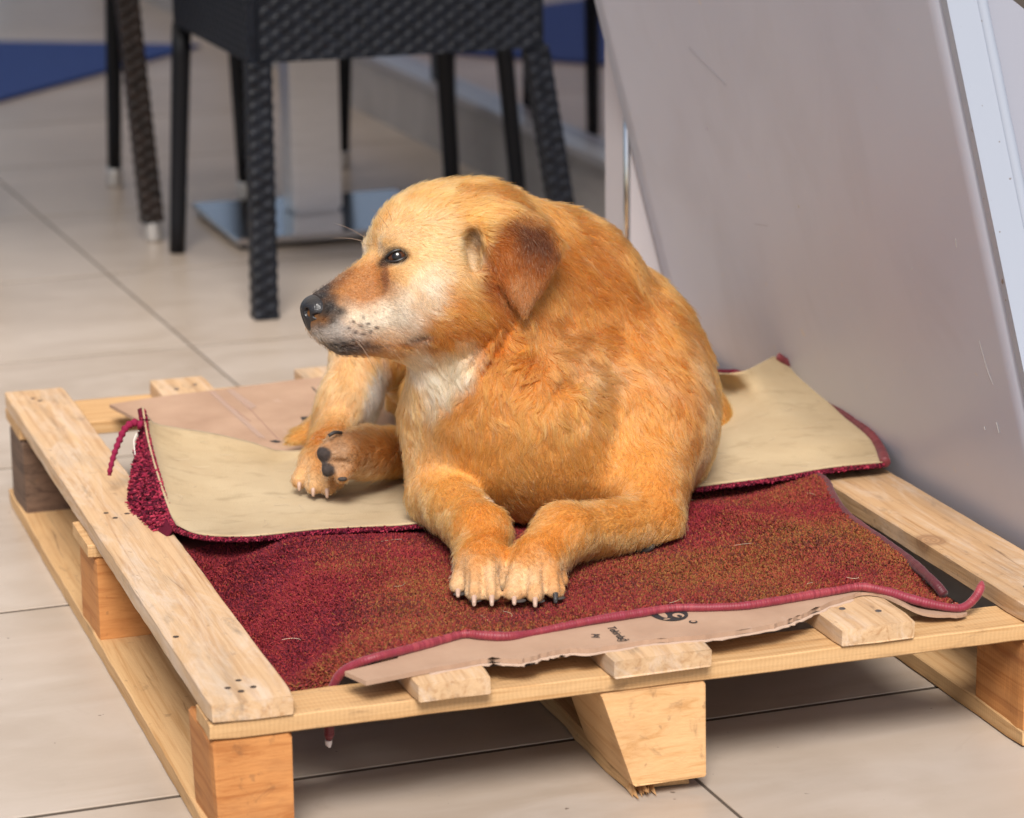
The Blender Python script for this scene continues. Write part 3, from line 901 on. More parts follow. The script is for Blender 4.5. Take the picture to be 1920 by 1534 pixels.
def chair(name, label, group, legs, seat_z, wick, back_side, apron_h=.10):
    """legs: four (foot xy, top xy, 'w'|'s', cap) in order round the seat"""
    cx = np.mean([l[0] for l in legs], axis=0)
    root = empty(name, (cx[0], cx[1], 0))
    tag(root, label, 'chair', group)
    o3 = np.array([cx[0], cx[1], 0])
    tops = []
    for (fx, fy), (tx_, ty_), style, cap in legs:
        A = np.array([fx, fy, .0045]) - o3; B = np.array([tx_, ty_, seat_z]) - o3
        tops.append(B)
        if cap:
            k = .036 / (B[2] - A[2]); A2 = A + (B - A) * k
            v, f = round_leg(A, A2, .0175, .0165); leg_lo = A2
        else: leg_lo = A
        if style == 'w': v2, f2 = woven_bar(leg_lo, B, .040, .040)
        else: v2, f2 = round_leg(leg_lo, B, .0145, .0175)
        lg = obj('leg', v2, f2, wick if style == 'w' else SMOOTH, root, smooth=style != 'w')
        if cap: obj('foot_cap', v, f, ALU, lg, smooth=True)
    for k in range(4):
        a, b_ = tops[k], tops[(k + 1) % 4]
        v, f = woven_sheet(a, b_, a + [0, 0, apron_h], b_ + [0, 0, apron_h], .03)
        obj('apron', v, f, wick, root)
    up = np.array([0, 0, apron_h + .004])
    v, f = woven_sheet(tops[0] + up, tops[1] + up, tops[3] + up, tops[2] + up, .018, .03, .02)
    obj('seat', v, f, wick, root)
    if back_side is not None:
        a, b_ = tops[back_side], tops[(back_side + 1) % 4]
        mid = np.mean(tops, axis=0); out = (a + b_) / 2 - mid; out[2] = 0; out /= np.linalg.norm(out)
        v, f = woven_sheet(a + [0, 0, apron_h + .012], b_ + [0, 0, apron_h + .012], a + out * .06 + [0, 0, .50], b_ + out * .06 + [0, 0, .50], .025, .03, .02)
        obj('backrest', v, f, wick, root)
    return root
def pxy(px, py, Y): p = ony(px, py, Y); return (p[0], p[1])
chair('wicker_chair', 'black woven chair right behind the dog, its apron crossing the top of the picture', 'wicker chairs round the table',
      [((.548, 2.127), pxy(482, 104, 2.13), 'w', False), ((1.094, 2.18), pxy(1003, 96, 2.14), 'w', False), ((1.070, 2.79), pxy(829, 95, 2.78), 's', False), ((.526, 2.714), (.548, 2.70), 's', False)], .415, WICK, 0)
chair('wicker_chair', 'dark brown woven chair at far left with silver foot caps', 'wicker chairs round the table',
      [((.510, 2.844), (.480, 2.86), 'w', True), ((.765, 3.20), (.75, 3.20), 's', True), ((.550, 3.459), (.565, 3.44), 's', True), ((.235, 3.17), (.255, 3.16), 'w', True)], .475, WICKB, None)
chair('wicker_chair', 'far black chair behind the table column, against the shop plinth', 'wicker chairs round the table',
      [((1.192, 2.76), pxy(932, 60, 2.77), 's', False), ((1.235, 3.36), (1.225, 3.34), 's', True), ((1.040, 3.50), (1.053, 3.47), 's', True), ((.88, 3.20), (.88, 3.20), 's', True)], .475, WICK, None)
tb = empty('cafe_table', (.835, 2.885, 0))
tag(tb, 'cafe table on a square polished steel foot among the chairs', 'table')
def brushed():
    m, nt, b = new_mat('brushed_steel'); q = NB(nt)
    n = q.noise(q.coord((4, 4, 300)), 3, 3)
    q.l(q.ramp(n, [(.3, (.66, .65, .66)), (.7, (.80, .79, .80))]), b.inputs['Base Color'])
    b.inputs['Metallic'].default_value = .75; b.inputs['Roughness'].default_value = .36
    return m
BR = brushed()
def bevbox(x0, x1, y0, y1, z0, z1, bev=.003):
    v, f = box(x0, x1, y0, y1, z0, z1)
    me = mesh('b', v, f); bm = bmesh.new(); bm.from_mesh(me)
    bmesh.ops.bevel(bm, geom=bm.edges[:], offset=bev, segments=2, affect='EDGES')
    bm.to_mesh(me); bm.free(); return me
link('base_plate', bevbox(-.205, .205, -.20, .20, .014, .026), flat('polished_steel', (.62, .59, .57), .16, 1.0), tb)
for sx in (-1, 1):
    for sy in (-1, 1):
        v, f = round_leg((sx * .18, sy * .175, .0045), (sx * .18, sy * .175, .0145), .016, .016); obj('levelling_foot', v, f, SMOOTH, tb)
link('column', bevbox(-.048, .048, .012, .10, .026, .712, .006), BR, tb)
link('table_top', bevbox(-.36, .36, -.33, .37, .712, .742, .005), flat('dark_table_top', (.05, .04, .035), .4), tb)
# blue mat
mc = np.array([1.19, 5.62]); da = np.array([-.62, -.785]); db = np.array([-.86, .51])
mp_ = [mc, mc + da * 2.6, mc + da * 2.6 + db * 1.5, mc + db * 1.5]
def mat_material():
    m, nt, b = new_mat('blue_mat'); q = NB(nt)
    n = q.noise(q.coord(out='Object'), 120, 4, .7); n2 = q.noise(q.coord(out='Object'), 3, 4)
    col = q.ramp(n, [(.3, (.010, .034, .16)), (.7, (.020, .062, .25))])
    col = q.mix(q.math('MULTIPLY', q.ramp(n2, [(.55, (0, 0, 0)), (.8, (1, 1, 1))]), .3), col, (.05, .09, .22))
    q.l(col, b.inputs['Base Color']); b.inputs['Roughness'].default_value = .95; q.bump(n, .5, .003, b)
    return m
v = [(p[0], p[1], .005) for p in mp_] + [(p[0], p[1], .014) for p in mp_]
bl = obj('blue_mat', v, [(3, 2, 1, 0), (4, 5, 6, 7)] + [(k, (k + 1) % 4, 4 + (k + 1) % 4, 4 + k) for k in range(4)], mat_material())
tag(bl, 'deep blue entrance mat lying on the tiles at upper left', 'mat')
# shop front along the right
sf_ = empty('shop_front', (1.29, 4.5, 0))
tag(sf_, 'glazed shop front on a low grey stone plinth behind the chairs', 'shop front')
def plinth_material():
    m, nt, b = new_mat('grey_plinth'); q = NB(nt)
    n = q.noise(q.coord((1, 1, 1)), 5, 5, .6, .6)
    q.l(q.ramp(n, [(.3, (.24, .215, .205)), (.7, (.36, .33, .315))]), b.inputs['Base Color']); b.inputs['Roughness'].default_value = .38
    return m
yA, yB = -2.9, 5.5
v, f = box(0, .42, yA, yB, 0.001, .135); obj('plinth', v, f, plinth_material(), sf_)
v, f = box(-.012, .42, yA, yB, .135, .150); obj('sill', v, f, flat('sill_steel', (.42, .40, .41), .3, .6), sf_)
GLS, nt, b = new_mat('mirror_glass'); q = NB(nt)
gl = q.n('ShaderNodeBsdfGlossy'); gl.inputs['Roughness'].default_value = .03; gl.inputs['Color'].default_value = (.80, .74, .76, 1)
df = q.n('ShaderNodeBsdfDiffuse'); df.inputs['Color'].default_value = (.02, .022, .03, 1)
ms = q.n('ShaderNodeMixShader'); fr = q.n('ShaderNodeLayerWeight'); fr.inputs['Blend'].default_value = .5
q.l(q.math('ADD', q.math('MULTIPLY', fr.outputs['Facing'], .5), .5, True), ms.inputs[0])
q.l(df.outputs[0], ms.inputs[1]); q.l(gl.outputs[0], ms.inputs[2]); q.l(ms.outputs[0], nt.nodes['Material Output'].inputs['Surface'])
for k in range(4):
    y0 = yA + .02 + k * 2.1
    v, f = box(.03, .042, y0, y0 + 2.04, .150, 2.6); obj('pane', v, f, GLS, sf_)
    v, f = box(.012, .07, y0 + 2.042, y0 + 2.098, .150, 2.6); obj('mullion', v, f, SMOOTH, sf_)
v, f = box(.02, .42, yA, yB, 2.6, 3.0); obj('lintel', v, f, plinth_material(), sf_)

# ------------------------------------------------------------------ unseen canopy added to shade the seating
aw = empty('added_canopy', (0.2, 3.4, 2.75))
tag(aw, 'unseen fabric canopy added to shade the seating in front of the shop', 'added_canopy')
CLOTH, nt, b = new_mat('shade_cloth'); q = NB(nt)
b.inputs['Base Color'].default_value = (.62, .48, .34, 1); b.inputs['Roughness'].default_value = .9
tr_ = q.n('ShaderNodeBsdfTranslucent'); tr_.inputs['Color'].default_value = (.88, .80, .70, 1)
mx_ = q.n('ShaderNodeMixShader'); mx_.inputs[0].default_value = .72
q.l(b.outputs[0], mx_.inputs[1]); q.l(tr_.outputs[0], mx_.inputs[2]); q.l(mx_.outputs[0], nt.nodes['Material Output'].inputs['Surface'])
obj('cloth', [(-3.4, -2.95, .01), (1.35, -2.95, .01), (1.35, 4.6, .06), (-3.4, 4.6, .06)], [(0, 1, 2, 3)], CLOTH, aw)
for yy_ in (-2.9, .8, 4.55):
    v, f = box(-3.4, 1.35, yy_ - .03, yy_ + .03, -.061, -.001); obj('shade_bar', v, f, SMOOTH, aw)
obj('shade_flap', [(-3.4, -2.96, -.16), (1.35, -2.96, -.16), (1.35, -2.955, .01), (-3.4, -2.955, .01)], [(0, 1, 2, 3)], CLOTH, aw)
FUR_HAIR = True
# ------------------------------------------------------------------ the dog
H_ = .0026                                 # voxel size
LO = np.array([.12, .03, .140]); HI = np.array([.86, 1.12, .660])
NX = np.ceil((HI - LO) / H_).astype(int) + 1
SDF = np.full(NX, .2, np.float32)
gx = [LO[k] + H_ * np.arange(NX[k]) for k in range(3)]
def region(lo, hi):
    a = np.clip(np.floor((np.asarray(lo) - LO) / H_).astype(int), 0, NX - 1); b = np.clip(np.ceil((np.asarray(hi) - LO) / H_).astype(int) + 1, 1, NX)
    sl_ = tuple(slice(a[k], b[k]) for k in range(3))
    X = np.stack(np.meshgrid(*(gx[k][sl_[k]] for k in range(3)), indexing='ij'), -1)
    return sl_, X
def smin(a, b, k):
    h = np.maximum(k - np.abs(a - b), 0) / k
    return np.minimum(a, b) - h * h * k * .25
FLOWS = []                                # (centre, radius, direction) for the lie of the coat
def put(d, sl_, k, sub=False):
    cur = SDF[sl_]
    SDF[sl_] = (-smin(-cur, d, k) if sub else smin(cur, d, k)).astype(np.float32)
def cone(A, B, r1, r2, k=.02, sub=False, flow=None):
    """round cone from A to B"""
    A, B = np.asarray(A, float), np.asarray(B, float)
    m = k + .012
    lo = np.minimum(A - r1, B - r2) - m; hi = np.maximum(A + r1, B + r2) + m
    sl_, X = region(lo, hi)
    if 0 in X.shape: return
    ba = B - A; L2 = ba @ ba
    t = np.clip(((X - A) @ ba) / L2, 0, 1)
    d = np.linalg.norm(X - A - t[..., None] * ba, axis=-1) - (r1 + (r2 - r1) * t)
    put(d, sl_, k, sub)
    if not sub:
        fd = ba / math.sqrt(L2) if flow is None else np.asarray(flow, float)
        for s in (0, .5, 1): FLOWS.append((A + ba * s, (r1 + (r2 - r1) * s), fd))
def ell(C, r, k=.03, R=None, sub=False, flow=None):
    C = np.asarray(C, float); r = np.broadcast_to(np.asarray(r, float), (3,))
    m = k + .012
    rr = r.max() if R is not None else r
    sl_, X = region(C - rr - m, C + rr + m)
    if 0 in X.shape: return
    q = X - C
    if R is not None: q = q @ np.asarray(R)          # columns of R = local axes
    k0 = np.linalg.norm(q / r, axis=-1); k1 = np.linalg.norm(q / (r * r), axis=-1)
    d = k0 * (k0 - 1) / (k1 + 1e-9)
    put(d, sl_, k, sub)
    if flow is not None and not sub: FLOWS.append((C, r.mean(), np.asarray(flow, float)))
def S(px, py, d): return at(px, py, d)
def rp(px, d): return px * d / FPX                    # pixels -> metres at depth d
def bl_(px, py, d, r, k=.05, flow=None):              # round mass
    p = S(px, py, d); ell(p, rp(r, d), k, flow=flow)
def cn(a, b, k=.02, flow=None):                       # limb between (px,py,depth,radius px)
    cone(S(*a[:3]), S(*b[:3]), rp(a[3], a[2]), rp(b[3], b[2]), k, flow=flow)
down = np.array([0, 0, -1.0])
right = CR; left = -CR; toward = -CF; back = np.array([.1, 1, 0.])

# trunk
bl_(1100, 684, 3.10, 212, .05, flow=right * .8 + down * .6)
bl_(1128, 792, 3.08, 218, .05, flow=right * .35 + down)
bl_(1012, 558, 3.05, 152, .05, flow=right * .9 + down * .35)
bl_(1000, 800, 2.96, 176, .06, flow=down + right * .1)
bl_(930, 770, 2.97, 148, .06, flow=down - right * .2)
bl_(1075, 745, 3.33, 195, .07, flow=back + down * .4)
bl_(1000, 740, 3.50, 165, .08, flow=back + down * .5)
bl_(868, 765, 3.17, 118, .05, flow=down + left * .2)
bl_(880, 735, 3.40, 150, .08, flow=left * .4 + down)
bl_(1250, 815, 3.32, 126, .03, flow=down + right * .3)                # haunch behind
bl_(1215, 790, 3.0, 118, .04, flow=down * .9 - right * .2)          # near shoulder
bl_(1040, 900, 2.98, 95, .05, flow=down)                              # brisket
cn((1000, 890, 3.05, 110), (1130, 905, 3.12, 120), .05, flow=down)
# neck
cn((1010, 590, 3.03, 150), (905, 520, 2.93, 118), .05, flow=right * .6 + down * .9)
cn((885, 600, 2.90, 98), (935, 720, 2.94, 128), .05, flow=down + right * .35)
cn((845, 640, 2.90, 62), (880, 735, 2.93, 92), .04, flow=down + right * .3)

cn((925, 428, 2.94, 74), (1075, 512, 3.03, 98), .04, flow=right * .9 + down * .45)
# head, in its own frame: a forward, b up, c to the dog's left (mm)
HO = S(800, 500, 2.885)
psi = R_(22)
fa = left * math.cos(psi) + toward * math.sin(psi) * 1.0
fb_ = CU
fc = toward * math.cos(psi) - left * math.sin(psi)
HR = np.stack([fa, fb_, fc], 1)
def hp(a, b, c): return HO + (fa * a + fb_ * b + fc * c) * .001
def hell(c, r, k=.012, flow=None, sub=False):
    ell(hp(*c), np.array(r) * .001, k, R=HR, sub=sub, flow=flow)
bk = -fa * .9 + fb_ * .25
bkd = -fa * .9 - fb_ * .45
hell((-38, 26, 0), (76, 62, 60), .03, flow=-fa)
hell((8, 22, 0), (50, 46, 48), .03, flow=-fa + fb_ * .5)
cone(hp(45, -33, 0), hp(102, -53, 0), .0385, .0245, .02, flow=-fa)
cone(hp(58, -15, 0), hp(105, -43, 0), .0215, .0170, .015, flow=-fa + fb_ * .2)
cone(hp(88, -75, 0), hp(12, -64, 0), .0125, .031, .012, flow=-fa - fb_ * .3)
hell((-22, -42, 0), (58, 50, 50), .03, flow=bkd)
for s in (-1, 1):
    hell((38, 21.5, 31 * s), (18, 9.5, 13), .014, flow=-fa + fb_ * .6)
    hell((32, -10, 33 * s), (24, 20, 18), .018, flow=bkd)
    hell((-4, -28, 37 * s), (46, 44, 30), .03, flow=bkd)
    hell((80, -57, 13 * s), (31, 25, 17), .016, flow=-fa - fb_ * .5)
    hell((51, 7, 44 * s), (14, 7.5, 9), .006, sub=True)
    # ear flap
    hell((-62, 44, 47 * s), (30, 17, 19), .014, flow=-fa)
    hell((-27, 13, 57 * s), (12, 23, 15), .006, sub=True)
EAR = np.array([(-29, 54), (-62, 60), (-97, 54), (-129, 25), (-118, 0), (-96, -29), (-77, -54), (-62, -39), (-48, -14), (-38, 14)], float)
def poly_sdf(P, V):
    d = np.full(P.shape[:-1], 1e9); s = np.ones(P.shape[:-1])
    for i in range(len(V)):
        a, b = V[i], V[i - 1]
        e = b - a; w = P - a
        t = np.clip((w @ e) / (e @ e), 0, 1)
        dd = w - t[..., None] * e
        d = np.minimum(d, (dd ** 2).sum(-1))
        c1 = P[..., 1] >= a[1]; c2 = P[..., 1] < b[1]; c3 = e[0] * w[..., 1] > e[1] * w[..., 0]
        s = np.where((c1 & c2 & c3) | (~c1 & ~c2 & ~c3), -s, s)
    return s * np.sqrt(d)
for s in (-1, 1):
    cen = hp(-80, 5, 66 * s)
    sl_, X = region(cen - .095, cen + .095)
    q = (X - HO) @ HR * 1000
    pd = poly_sdf(q[..., :2], EAR) + 5.0
    c0 = 62 + 10 * np.clip((35 - q[..., 1]) / 80, -.2, 1) ** 1 - 9 * np.clip((-q[..., 0] - 85) / 35, 0, 1.5) ** 2 - 10 * np.clip((q[..., 1] - 35) / 18, 0, 2) ** 2
    th = np.abs(q[..., 2] * s - c0) - 1.2
    w = np.stack([pd, th], -1)
    dd = (np.minimum(w.max(-1), 0) + np.linalg.norm(np.maximum(w, 0), axis=-1) - 3.6) * .001
    put(dd, sl_, .006)
    FLOWS.append((hp(-80, 25, 66 * s), .04, down * 1.0 - fa * .35)); FLOWS.append((hp(-85, -15, 72 * s), .04, down * 1.0))

for s in (-1, 1):
    for p_, q_ in (((90, -80, 18), (60, -81, 30)), ((60, -81, 30), (36, -78, 37)), ((36, -78, 37), (14, -70, 44))): cone(hp(p_[0], p_[1], p_[2] * s), hp(q_[0], q_[1], q_[2] * s), .0018, .0018, .004, sub=True)
# fore legs
cn((1205, 850, 2.97, 105), (1222, 978, 2.885, 58), .028, flow=down)
cn((1218, 985, 2.88, 58), (1060, 1000, 2.775, 51), .014, flow=left + down * .25)
cn((1050, 1000, 2.77, 50), (1008, 1056, 2.735, 47), .02, flow=left * .4 + down)
cn((1008, 1056, 2.735, 46), (1004, 1076, 2.715, 43), .015, flow=down + toward * .5)
cn((835, 800, 2.96, 78), (826, 925, 2.935, 62), .028, flow=down)
cn((826, 930, 2.93, 61), (902, 1000, 2.80, 51), .012, flow=right * .5 + down + toward)
cn((902, 1002, 2.795, 50), (902, 1060, 2.745, 45), .02, flow=down + toward * .4)
cn((902, 1056, 2.745, 44), (898, 1076, 2.722, 41), .015, flow=down + toward * .5)
CLAWS = []
def paw(toes, base, dk=.004):
    for (x, y, d, r, bx_, by_, bd, claw) in toes:
        cn((bx_, by_, bd, r * .95), (x, y, d, r), dk, flow=down + toward * .6)
        CLAWS.append((x, y, d, r, claw))
paw([(859, 1100, 2.712, 18, 872, 1058, 2.730, 'p'), (889, 1112, 2.686, 19, 891, 1058, 2.712, 'p'), (922, 1112, 2.686, 19, 914, 1058, 2.712, 'p'), (940, 1096, 2.715, 13, 930, 1060, 2.735, None)], None)
paw([(964, 1113, 2.688, 20, 975, 1058, 2.712, 'p'), (1003, 1115, 2.681, 20, 1001, 1058, 2.708, 'p'), (1041, 1106, 2.692, 20, 1029, 1058, 2.715, 'd'), (1055, 1090, 2.722, 12, 1044, 1060, 2.74, None)], None)
# hind leg on the dog's right: thigh, shank, foot
cn((900, 690, 3.36, 120), (705, 640, 3.27, 70), .05, flow=left + down * .4)
cn((690, 640, 3.25, 62), (652, 755, 3.22, 46), .03, flow=down)
cn((652, 755, 3.22, 46), (620, 812, 3.21, 36), .025, flow=down + left * .3)
cn((632, 790, 3.25, 40), (553, 828, 3.24, 15), .02, flow=left + down * .4)      # hock resting on the card
cn((628, 815, 3.18, 36), (592, 872, 3.07, 32), .02, flow=down + toward)
paw([(562, 900, 3.055, 17, 588, 856, 3.08, 'p'), (588, 910, 3.035, 18, 598, 862, 3.07, 'p'), (614, 913, 3.030, 17, 608, 866, 3.065, 'p'), (632, 905, 3.04, 14, 620, 868, 3.07, None)], None)
# hind foot of the other leg, crossed over it, sole to the front
cn((770, 850, 3.13, 48), (690, 850, 3.045, 42), .025, flow=left)
cn((690, 850, 3.045, 42), (640, 850, 3.0, 40), .015, flow=left)
paw([(630, 824, 2.995, 17, 655, 835, 3.01, None), (610, 850, 2.985, 17, 645, 850, 3.0, None), (617, 880, 2.985, 16, 648, 866, 3.0, None), (640, 893, 2.985, 15, 660, 872, 3.0, None)], None)
# rump and tail root behind
cn((930, 800, 3.50, 110), (800, 845, 3.45, 50), .05, flow=left)
# flatten what rests on the rugs
zfl = ZT + .0185
SDF = np.maximum(SDF, (zfl - gx[2])[None, None, :].astype(np.float32))
# loose neck folds and curly breast: real relief
sl_, X = region(S(1000, 700, 2.9) - .17, S(1000, 700, 2.9) + .17)
cen = S(1020, 715, 2.88)
wgt = np.exp(-(np.linalg.norm((X - cen) @ np.stack([CR, CU], 1) / np.array([.085, .055]), axis=-1)) ** 2)
lat = (X @ CR) * .80 + (X @ CU) * -.60 + .0055 * N1(X, .045)
fold = np.sin(lat / .0125 * math.pi) + .5 * N4(X, .022)
fold = .35 * np.sin((lat + .012 * N2(X, .07)) / .009 * math.pi) * np.clip(.3 + .9 * N3(X, .05), 0, 1) + .5 * N4(X * [1, 1, 1.6], .022) + .35 * N1(X, .012)
fold = fold * .5 + .9 * N3(X @ np.stack([CR * .8 - CU * .6, (CR * .6 + CU * .8) * .45, CF], 1), .016)
SDF[sl_] += (wgt * .0018 * fold).astype(np.float32)
def hit(p):
    r_ = (p - CAM) / np.linalg.norm(p - CAM)
    for t in np.arange(-.12, .16, .002):
        q = p + r_ * t; i_ = np.round((q - LO) / H_).astype(int)
        if (i_ >= 0).all() and (i_ < NX).all() and SDF[tuple(i_)] < 0: return q
    return p
for (xa, ya, xb, yb, dd_) in ((876, 1068, 874, 1122, 2.69), (906, 1064, 906, 1128, 2.68), (934, 1070, 936, 1118, 2.69), (986, 1064, 984, 1130, 2.68), (1020, 1062, 1023, 1128, 2.68), (1050, 1072, 1056, 1112, 2.69),
                              (577, 880, 573, 916, 3.03), (602, 880, 601, 922, 3.02), (624, 884, 626, 920, 3.02), (650, 836, 622, 838, 2.98), (655, 868, 624, 866, 2.97)):
    P_ = [hit(S(xa + (xb - xa) * t, ya + (yb - ya) * t, dd_)) for t in np.linspace(0, 1, 6)]
    for a_, b_ in zip(P_[:-1], P_[1:]): cone(a_, b_, .0020, .0026, .003, sub=True)
for cr_ in ([(962, 606, 2.835), (935, 650, 2.82), (905, 705, 2.815)], [(938, 612, 2.83), (905, 650, 2.815), (882, 690, 2.815)], [(1035, 690, 2.83), (985, 725, 2.81), (940, 765, 2.80), (890, 790, 2.80)],
            [(1060, 740, 2.82), (1015, 770, 2.80), (960, 795, 2.79)], [(1000, 650, 2.84), (965, 690, 2.82), (930, 735, 2.81)], [(1120, 745, 2.84), (1090, 790, 2.81)], [(985, 628, 2.84), (950, 672, 2.82), (915, 722, 2.81)], [(1010, 705, 2.83), (970, 742, 2.81), (915, 778, 2.80)], [(1090, 715, 2.83), (1045, 752, 2.81), (1000, 782, 2.79)],
            [(1150, 720, 2.85), (1115, 765, 2.82)], [(1070, 780, 2.81), (1030, 800, 2.79)], [(900, 640, 2.82), (870, 672, 2.815)], [(1175, 700, 2.86), (1140, 735, 2.84)]):
    P_ = resample([S(*q) for q in cr_], .012)
    # slide the crease on to the skin along the sight line, then press it in
    for a_, b_ in zip(P_[:-1], P_[1:]):
        if cr_[0][0] > 965: break
        cone(hit(a_), hit(b_), .0026, .0026, .0045, sub=True)
# everywhere: muscle and coat unevenness
XX = None

def surface_nets(D, lo, h):
    ins = D < 0
    c8 = [ins[i:D.shape[0] - 1 + i, j:D.shape[1] - 1 + j, k:D.shape[2] - 1 + k] for i in (0, 1) for j in (0, 1) for k in (0, 1)]
    anyi = np.logical_or.reduce(c8); alli = np.logical_and.reduce(c8)
    act = np.argwhere(anyi & ~alli)
    idx = np.full(tuple(s - 1 for s in D.shape), -1, np.int64)
    idx[tuple(act.T)] = np.arange(len(act))
    acc = np.zeros((len(act), 3)); cnt = np.zeros(len(act))
    cor = [(i, j, k) for i in (0, 1) for j in (0, 1) for k in (0, 1)]
    val = {c: D[act[:, 0] + c[0], act[:, 1] + c[1], act[:, 2] + c[2]] for c in cor}
    for a in cor:
        for ax in range(3):
            if a[ax] == 0:
                b = list(a); b[ax] = 1; b = tuple(b)
                va, vb = val[a], val[b]
                m = (va < 0) != (vb < 0)
                t = np.where(m, va / (va - vb + 1e-12), 0)
                p = np.array(a, float)[None] + t[:, None] * (np.array(b) - np.array(a))[None]
                acc[m] += p[m]; cnt[m] += 1
    V = lo + h * (act + acc / cnt[:, None])
    F_ = []
    for ax in range(3):
        o1, o2 = [(1, 2), (2, 0), (0, 1)][ax]
        a = [slice(None)] * 3; b = [slice(None)] * 3
        a[ax] = slice(0, -1); b[ax] = slice(1, None)
        m = ins[tuple(a)] != ins[tuple(b)]
        e = np.argwhere(m)
        ok = (e[:, o1] > 0) & (e[:, o2] > 0) & (e[:, o1] < D.shape[o1] - 1) & (e[:, o2] < D.shape[o2] - 1)
        e = e[ok]
        sgn = ins[tuple(e.T)]
        def cell(d1, d2):
            q = e.copy(); q[:, o1] -= d1; q[:, o2] -= d2
            return idx[tuple(q.T)]
        q = np.stack([cell(0, 0), cell(1, 0), cell(1, 1), cell(0, 1)], 1)
        q[~sgn] = q[~sgn][:, ::-1]
        F_.append(q)
    return V, np.vstack(F_)
DV, DF = surface_nets(SDF, LO, H_)
# keep the largest connected piece: one continuous body
lab = np.arange(len(DV))
while True:
    mn = lab[DF].min(1); new = lab.copy()
    np.minimum.at(new, DF.ravel(), np.repeat(mn, 4))
    new = new[new]
    if (new == lab).all(): break
    lab = new
big = np.bincount(lab).argmax()
keep = lab == big
remap = np.cumsum(keep) - 1
DF = remap[DF[keep[DF].all(1)]]; DV = DV[keep]
for it in range(2):                      # light smoothing
    s = np.zeros_like(DV); c_ = np.zeros(len(DV))
    for a in range(4):
        np.add.at(s, DF[:, a], DV[DF[:, (a + 1) % 4]] + DV[DF[:, a - 1]]); np.add.at(c_, DF[:, a], 2)
    DV = DV * .5 + .5 * s / np.maximum(c_, 1)[:, None]
fn = np.cross(DV[DF[:, 2]] - DV[DF[:, 0]], DV[DF[:, 3]] - DV[DF[:, 1]])
DN = np.zeros_like(DV)
for a in range(4): np.add.at(DN, DF[:, a], fn)
DN /= np.linalg.norm(DN, axis=1)[:, None] + 1e-12

# coat colours and painted crease shade: patches fixed to the animal
OR = (.52, .190, .035); DEEP = (.40, .120, .018); PALE = (.60, .295, .085); CREAM = (.68, .46, .24); WHITE = (.83, .70, .53); BROWN = (.235, .058, .006); DARK = (.055, .015, .005); BLACK = (.012, .011, .012); GREY = (.46, .42, .38)
PATCH = []
def pt(px, py, d, r, col, w=1.0, soft=.5, sx=1.0, sy=1.0, rot=0.0):
    PATCH.append((S(px, py, d), rp(r, d), np.array(col), w, soft, sx, sy, rot, None))
def hpt(a, b, c, ra, rb, rc, col, w=1.0, soft=.5, both=True):
    for s in ((1, -1) if both else (1,)):
        PATCH.append((hp(a, b, c * s), None, np.array(col), w, soft, ra * .001, rb * .001, 0, rc * .001))
def patch_color(P):
    c_ = np.tile(np.array(OR), (len(P), 1))
    n = N1(P, .16) * .4
    c_ = c_ + (np.array(PALE) - c_) * np.clip(.10 + .24 * n, 0, 1)[:, None]
    c_ = c_ + (np.array(DEEP) - c_) * np.clip(-.05 - .3 * N2(P, .20), 0, 1)[:, None]
    wob = .10 * N4(P, .02) + .06 * N2(P, .008)
    for (C, r, col, w, soft, sx, sy, rot, rc) in PATCH:
        q = P - C
        if rc is None:
            x, y, z = q @ CR, q @ CU, q @ CF
            if rot: x, y = x * math.cos(rot) + y * math.sin(rot), -x * math.sin(rot) + y * math.cos(rot)
            t = np.sqrt((x / (r * sx)) ** 2 + (y / (r * sy)) ** 2 + (z / (r * 1.6)) ** 2)
        else:
            x, y, z = q @ fa, q @ fb_, q @ fc
            t = np.sqrt((x / sx) ** 2 + (y / sy) ** 2 + (z / rc) ** 2)
        if rc is None and r > .03: soft = max(soft, 1.5); w = w * .8
        k = w * np.clip((1 + soft / 2 + wob * soft * 1.5 - t) / soft, 0, 1)
        k = k * k * (3 - 2 * k) if w == 1 else k
        c_ = c_ + (col - c_) * k[:, None]
    return c_
# body
pt(1010, 520, 2.95, 150, DEEP, .55, 1.0, 1.5, .8, -.5)
pt(1180, 610, 2.95, 130, DEEP, .3, 1.0, 1.4, .7, -.7)
pt(1150, 690, 2.88, 70, CREAM, .4, .9, 1.5, .6, -.2)
pt(1245, 690, 2.9, 60, CREAM, .42, .8, .5, 1.6, .2)
pt(1318, 800, 3.0, 60, CREAM, .45, .8, .5, 2.2, .05)
pt(1270, 640, 2.92, 70, DEEP, .7, .7, .45, 1.6, .1)
pt(1290, 760, 2.95, 50, DEEP, .5, .7, .5, 2.0, .1)
pt(1000, 700, 2.85, 110, DEEP, .8, 1.0, 1.3, .7, .6)
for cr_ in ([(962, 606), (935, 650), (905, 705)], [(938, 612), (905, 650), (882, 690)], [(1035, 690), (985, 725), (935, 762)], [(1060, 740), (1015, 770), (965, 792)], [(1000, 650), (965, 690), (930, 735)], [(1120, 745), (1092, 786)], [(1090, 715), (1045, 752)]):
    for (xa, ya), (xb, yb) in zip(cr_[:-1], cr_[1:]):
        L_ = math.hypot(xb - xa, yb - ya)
        pt((xa + xb) / 2, (ya + yb) / 2, 2.83, 10, (.20, .060, .010), .75, .9, L_ * .055, .55, math.atan2(-(yb - ya), xb - xa))  # dark strokes paint shade into the neck and chest folds
pt(1160, 740, 2.86, 60, CREAM, .35, .8)
pt(1100, 870, 2.86, 130, PALE, .6, .9, 1.3, .7)
pt(930, 860, 2.86, 90, PALE, .4, 1.0)
pt(1010, 960, 2.86, 60, DEEP, .6, .8, 1.4, .7)
pt(930, 955, 2.84, 24, WHITE, .9, .7, .8, 1.6, .5)
pt(1085, 785, 2.84, 24, WHITE, .6, .9)
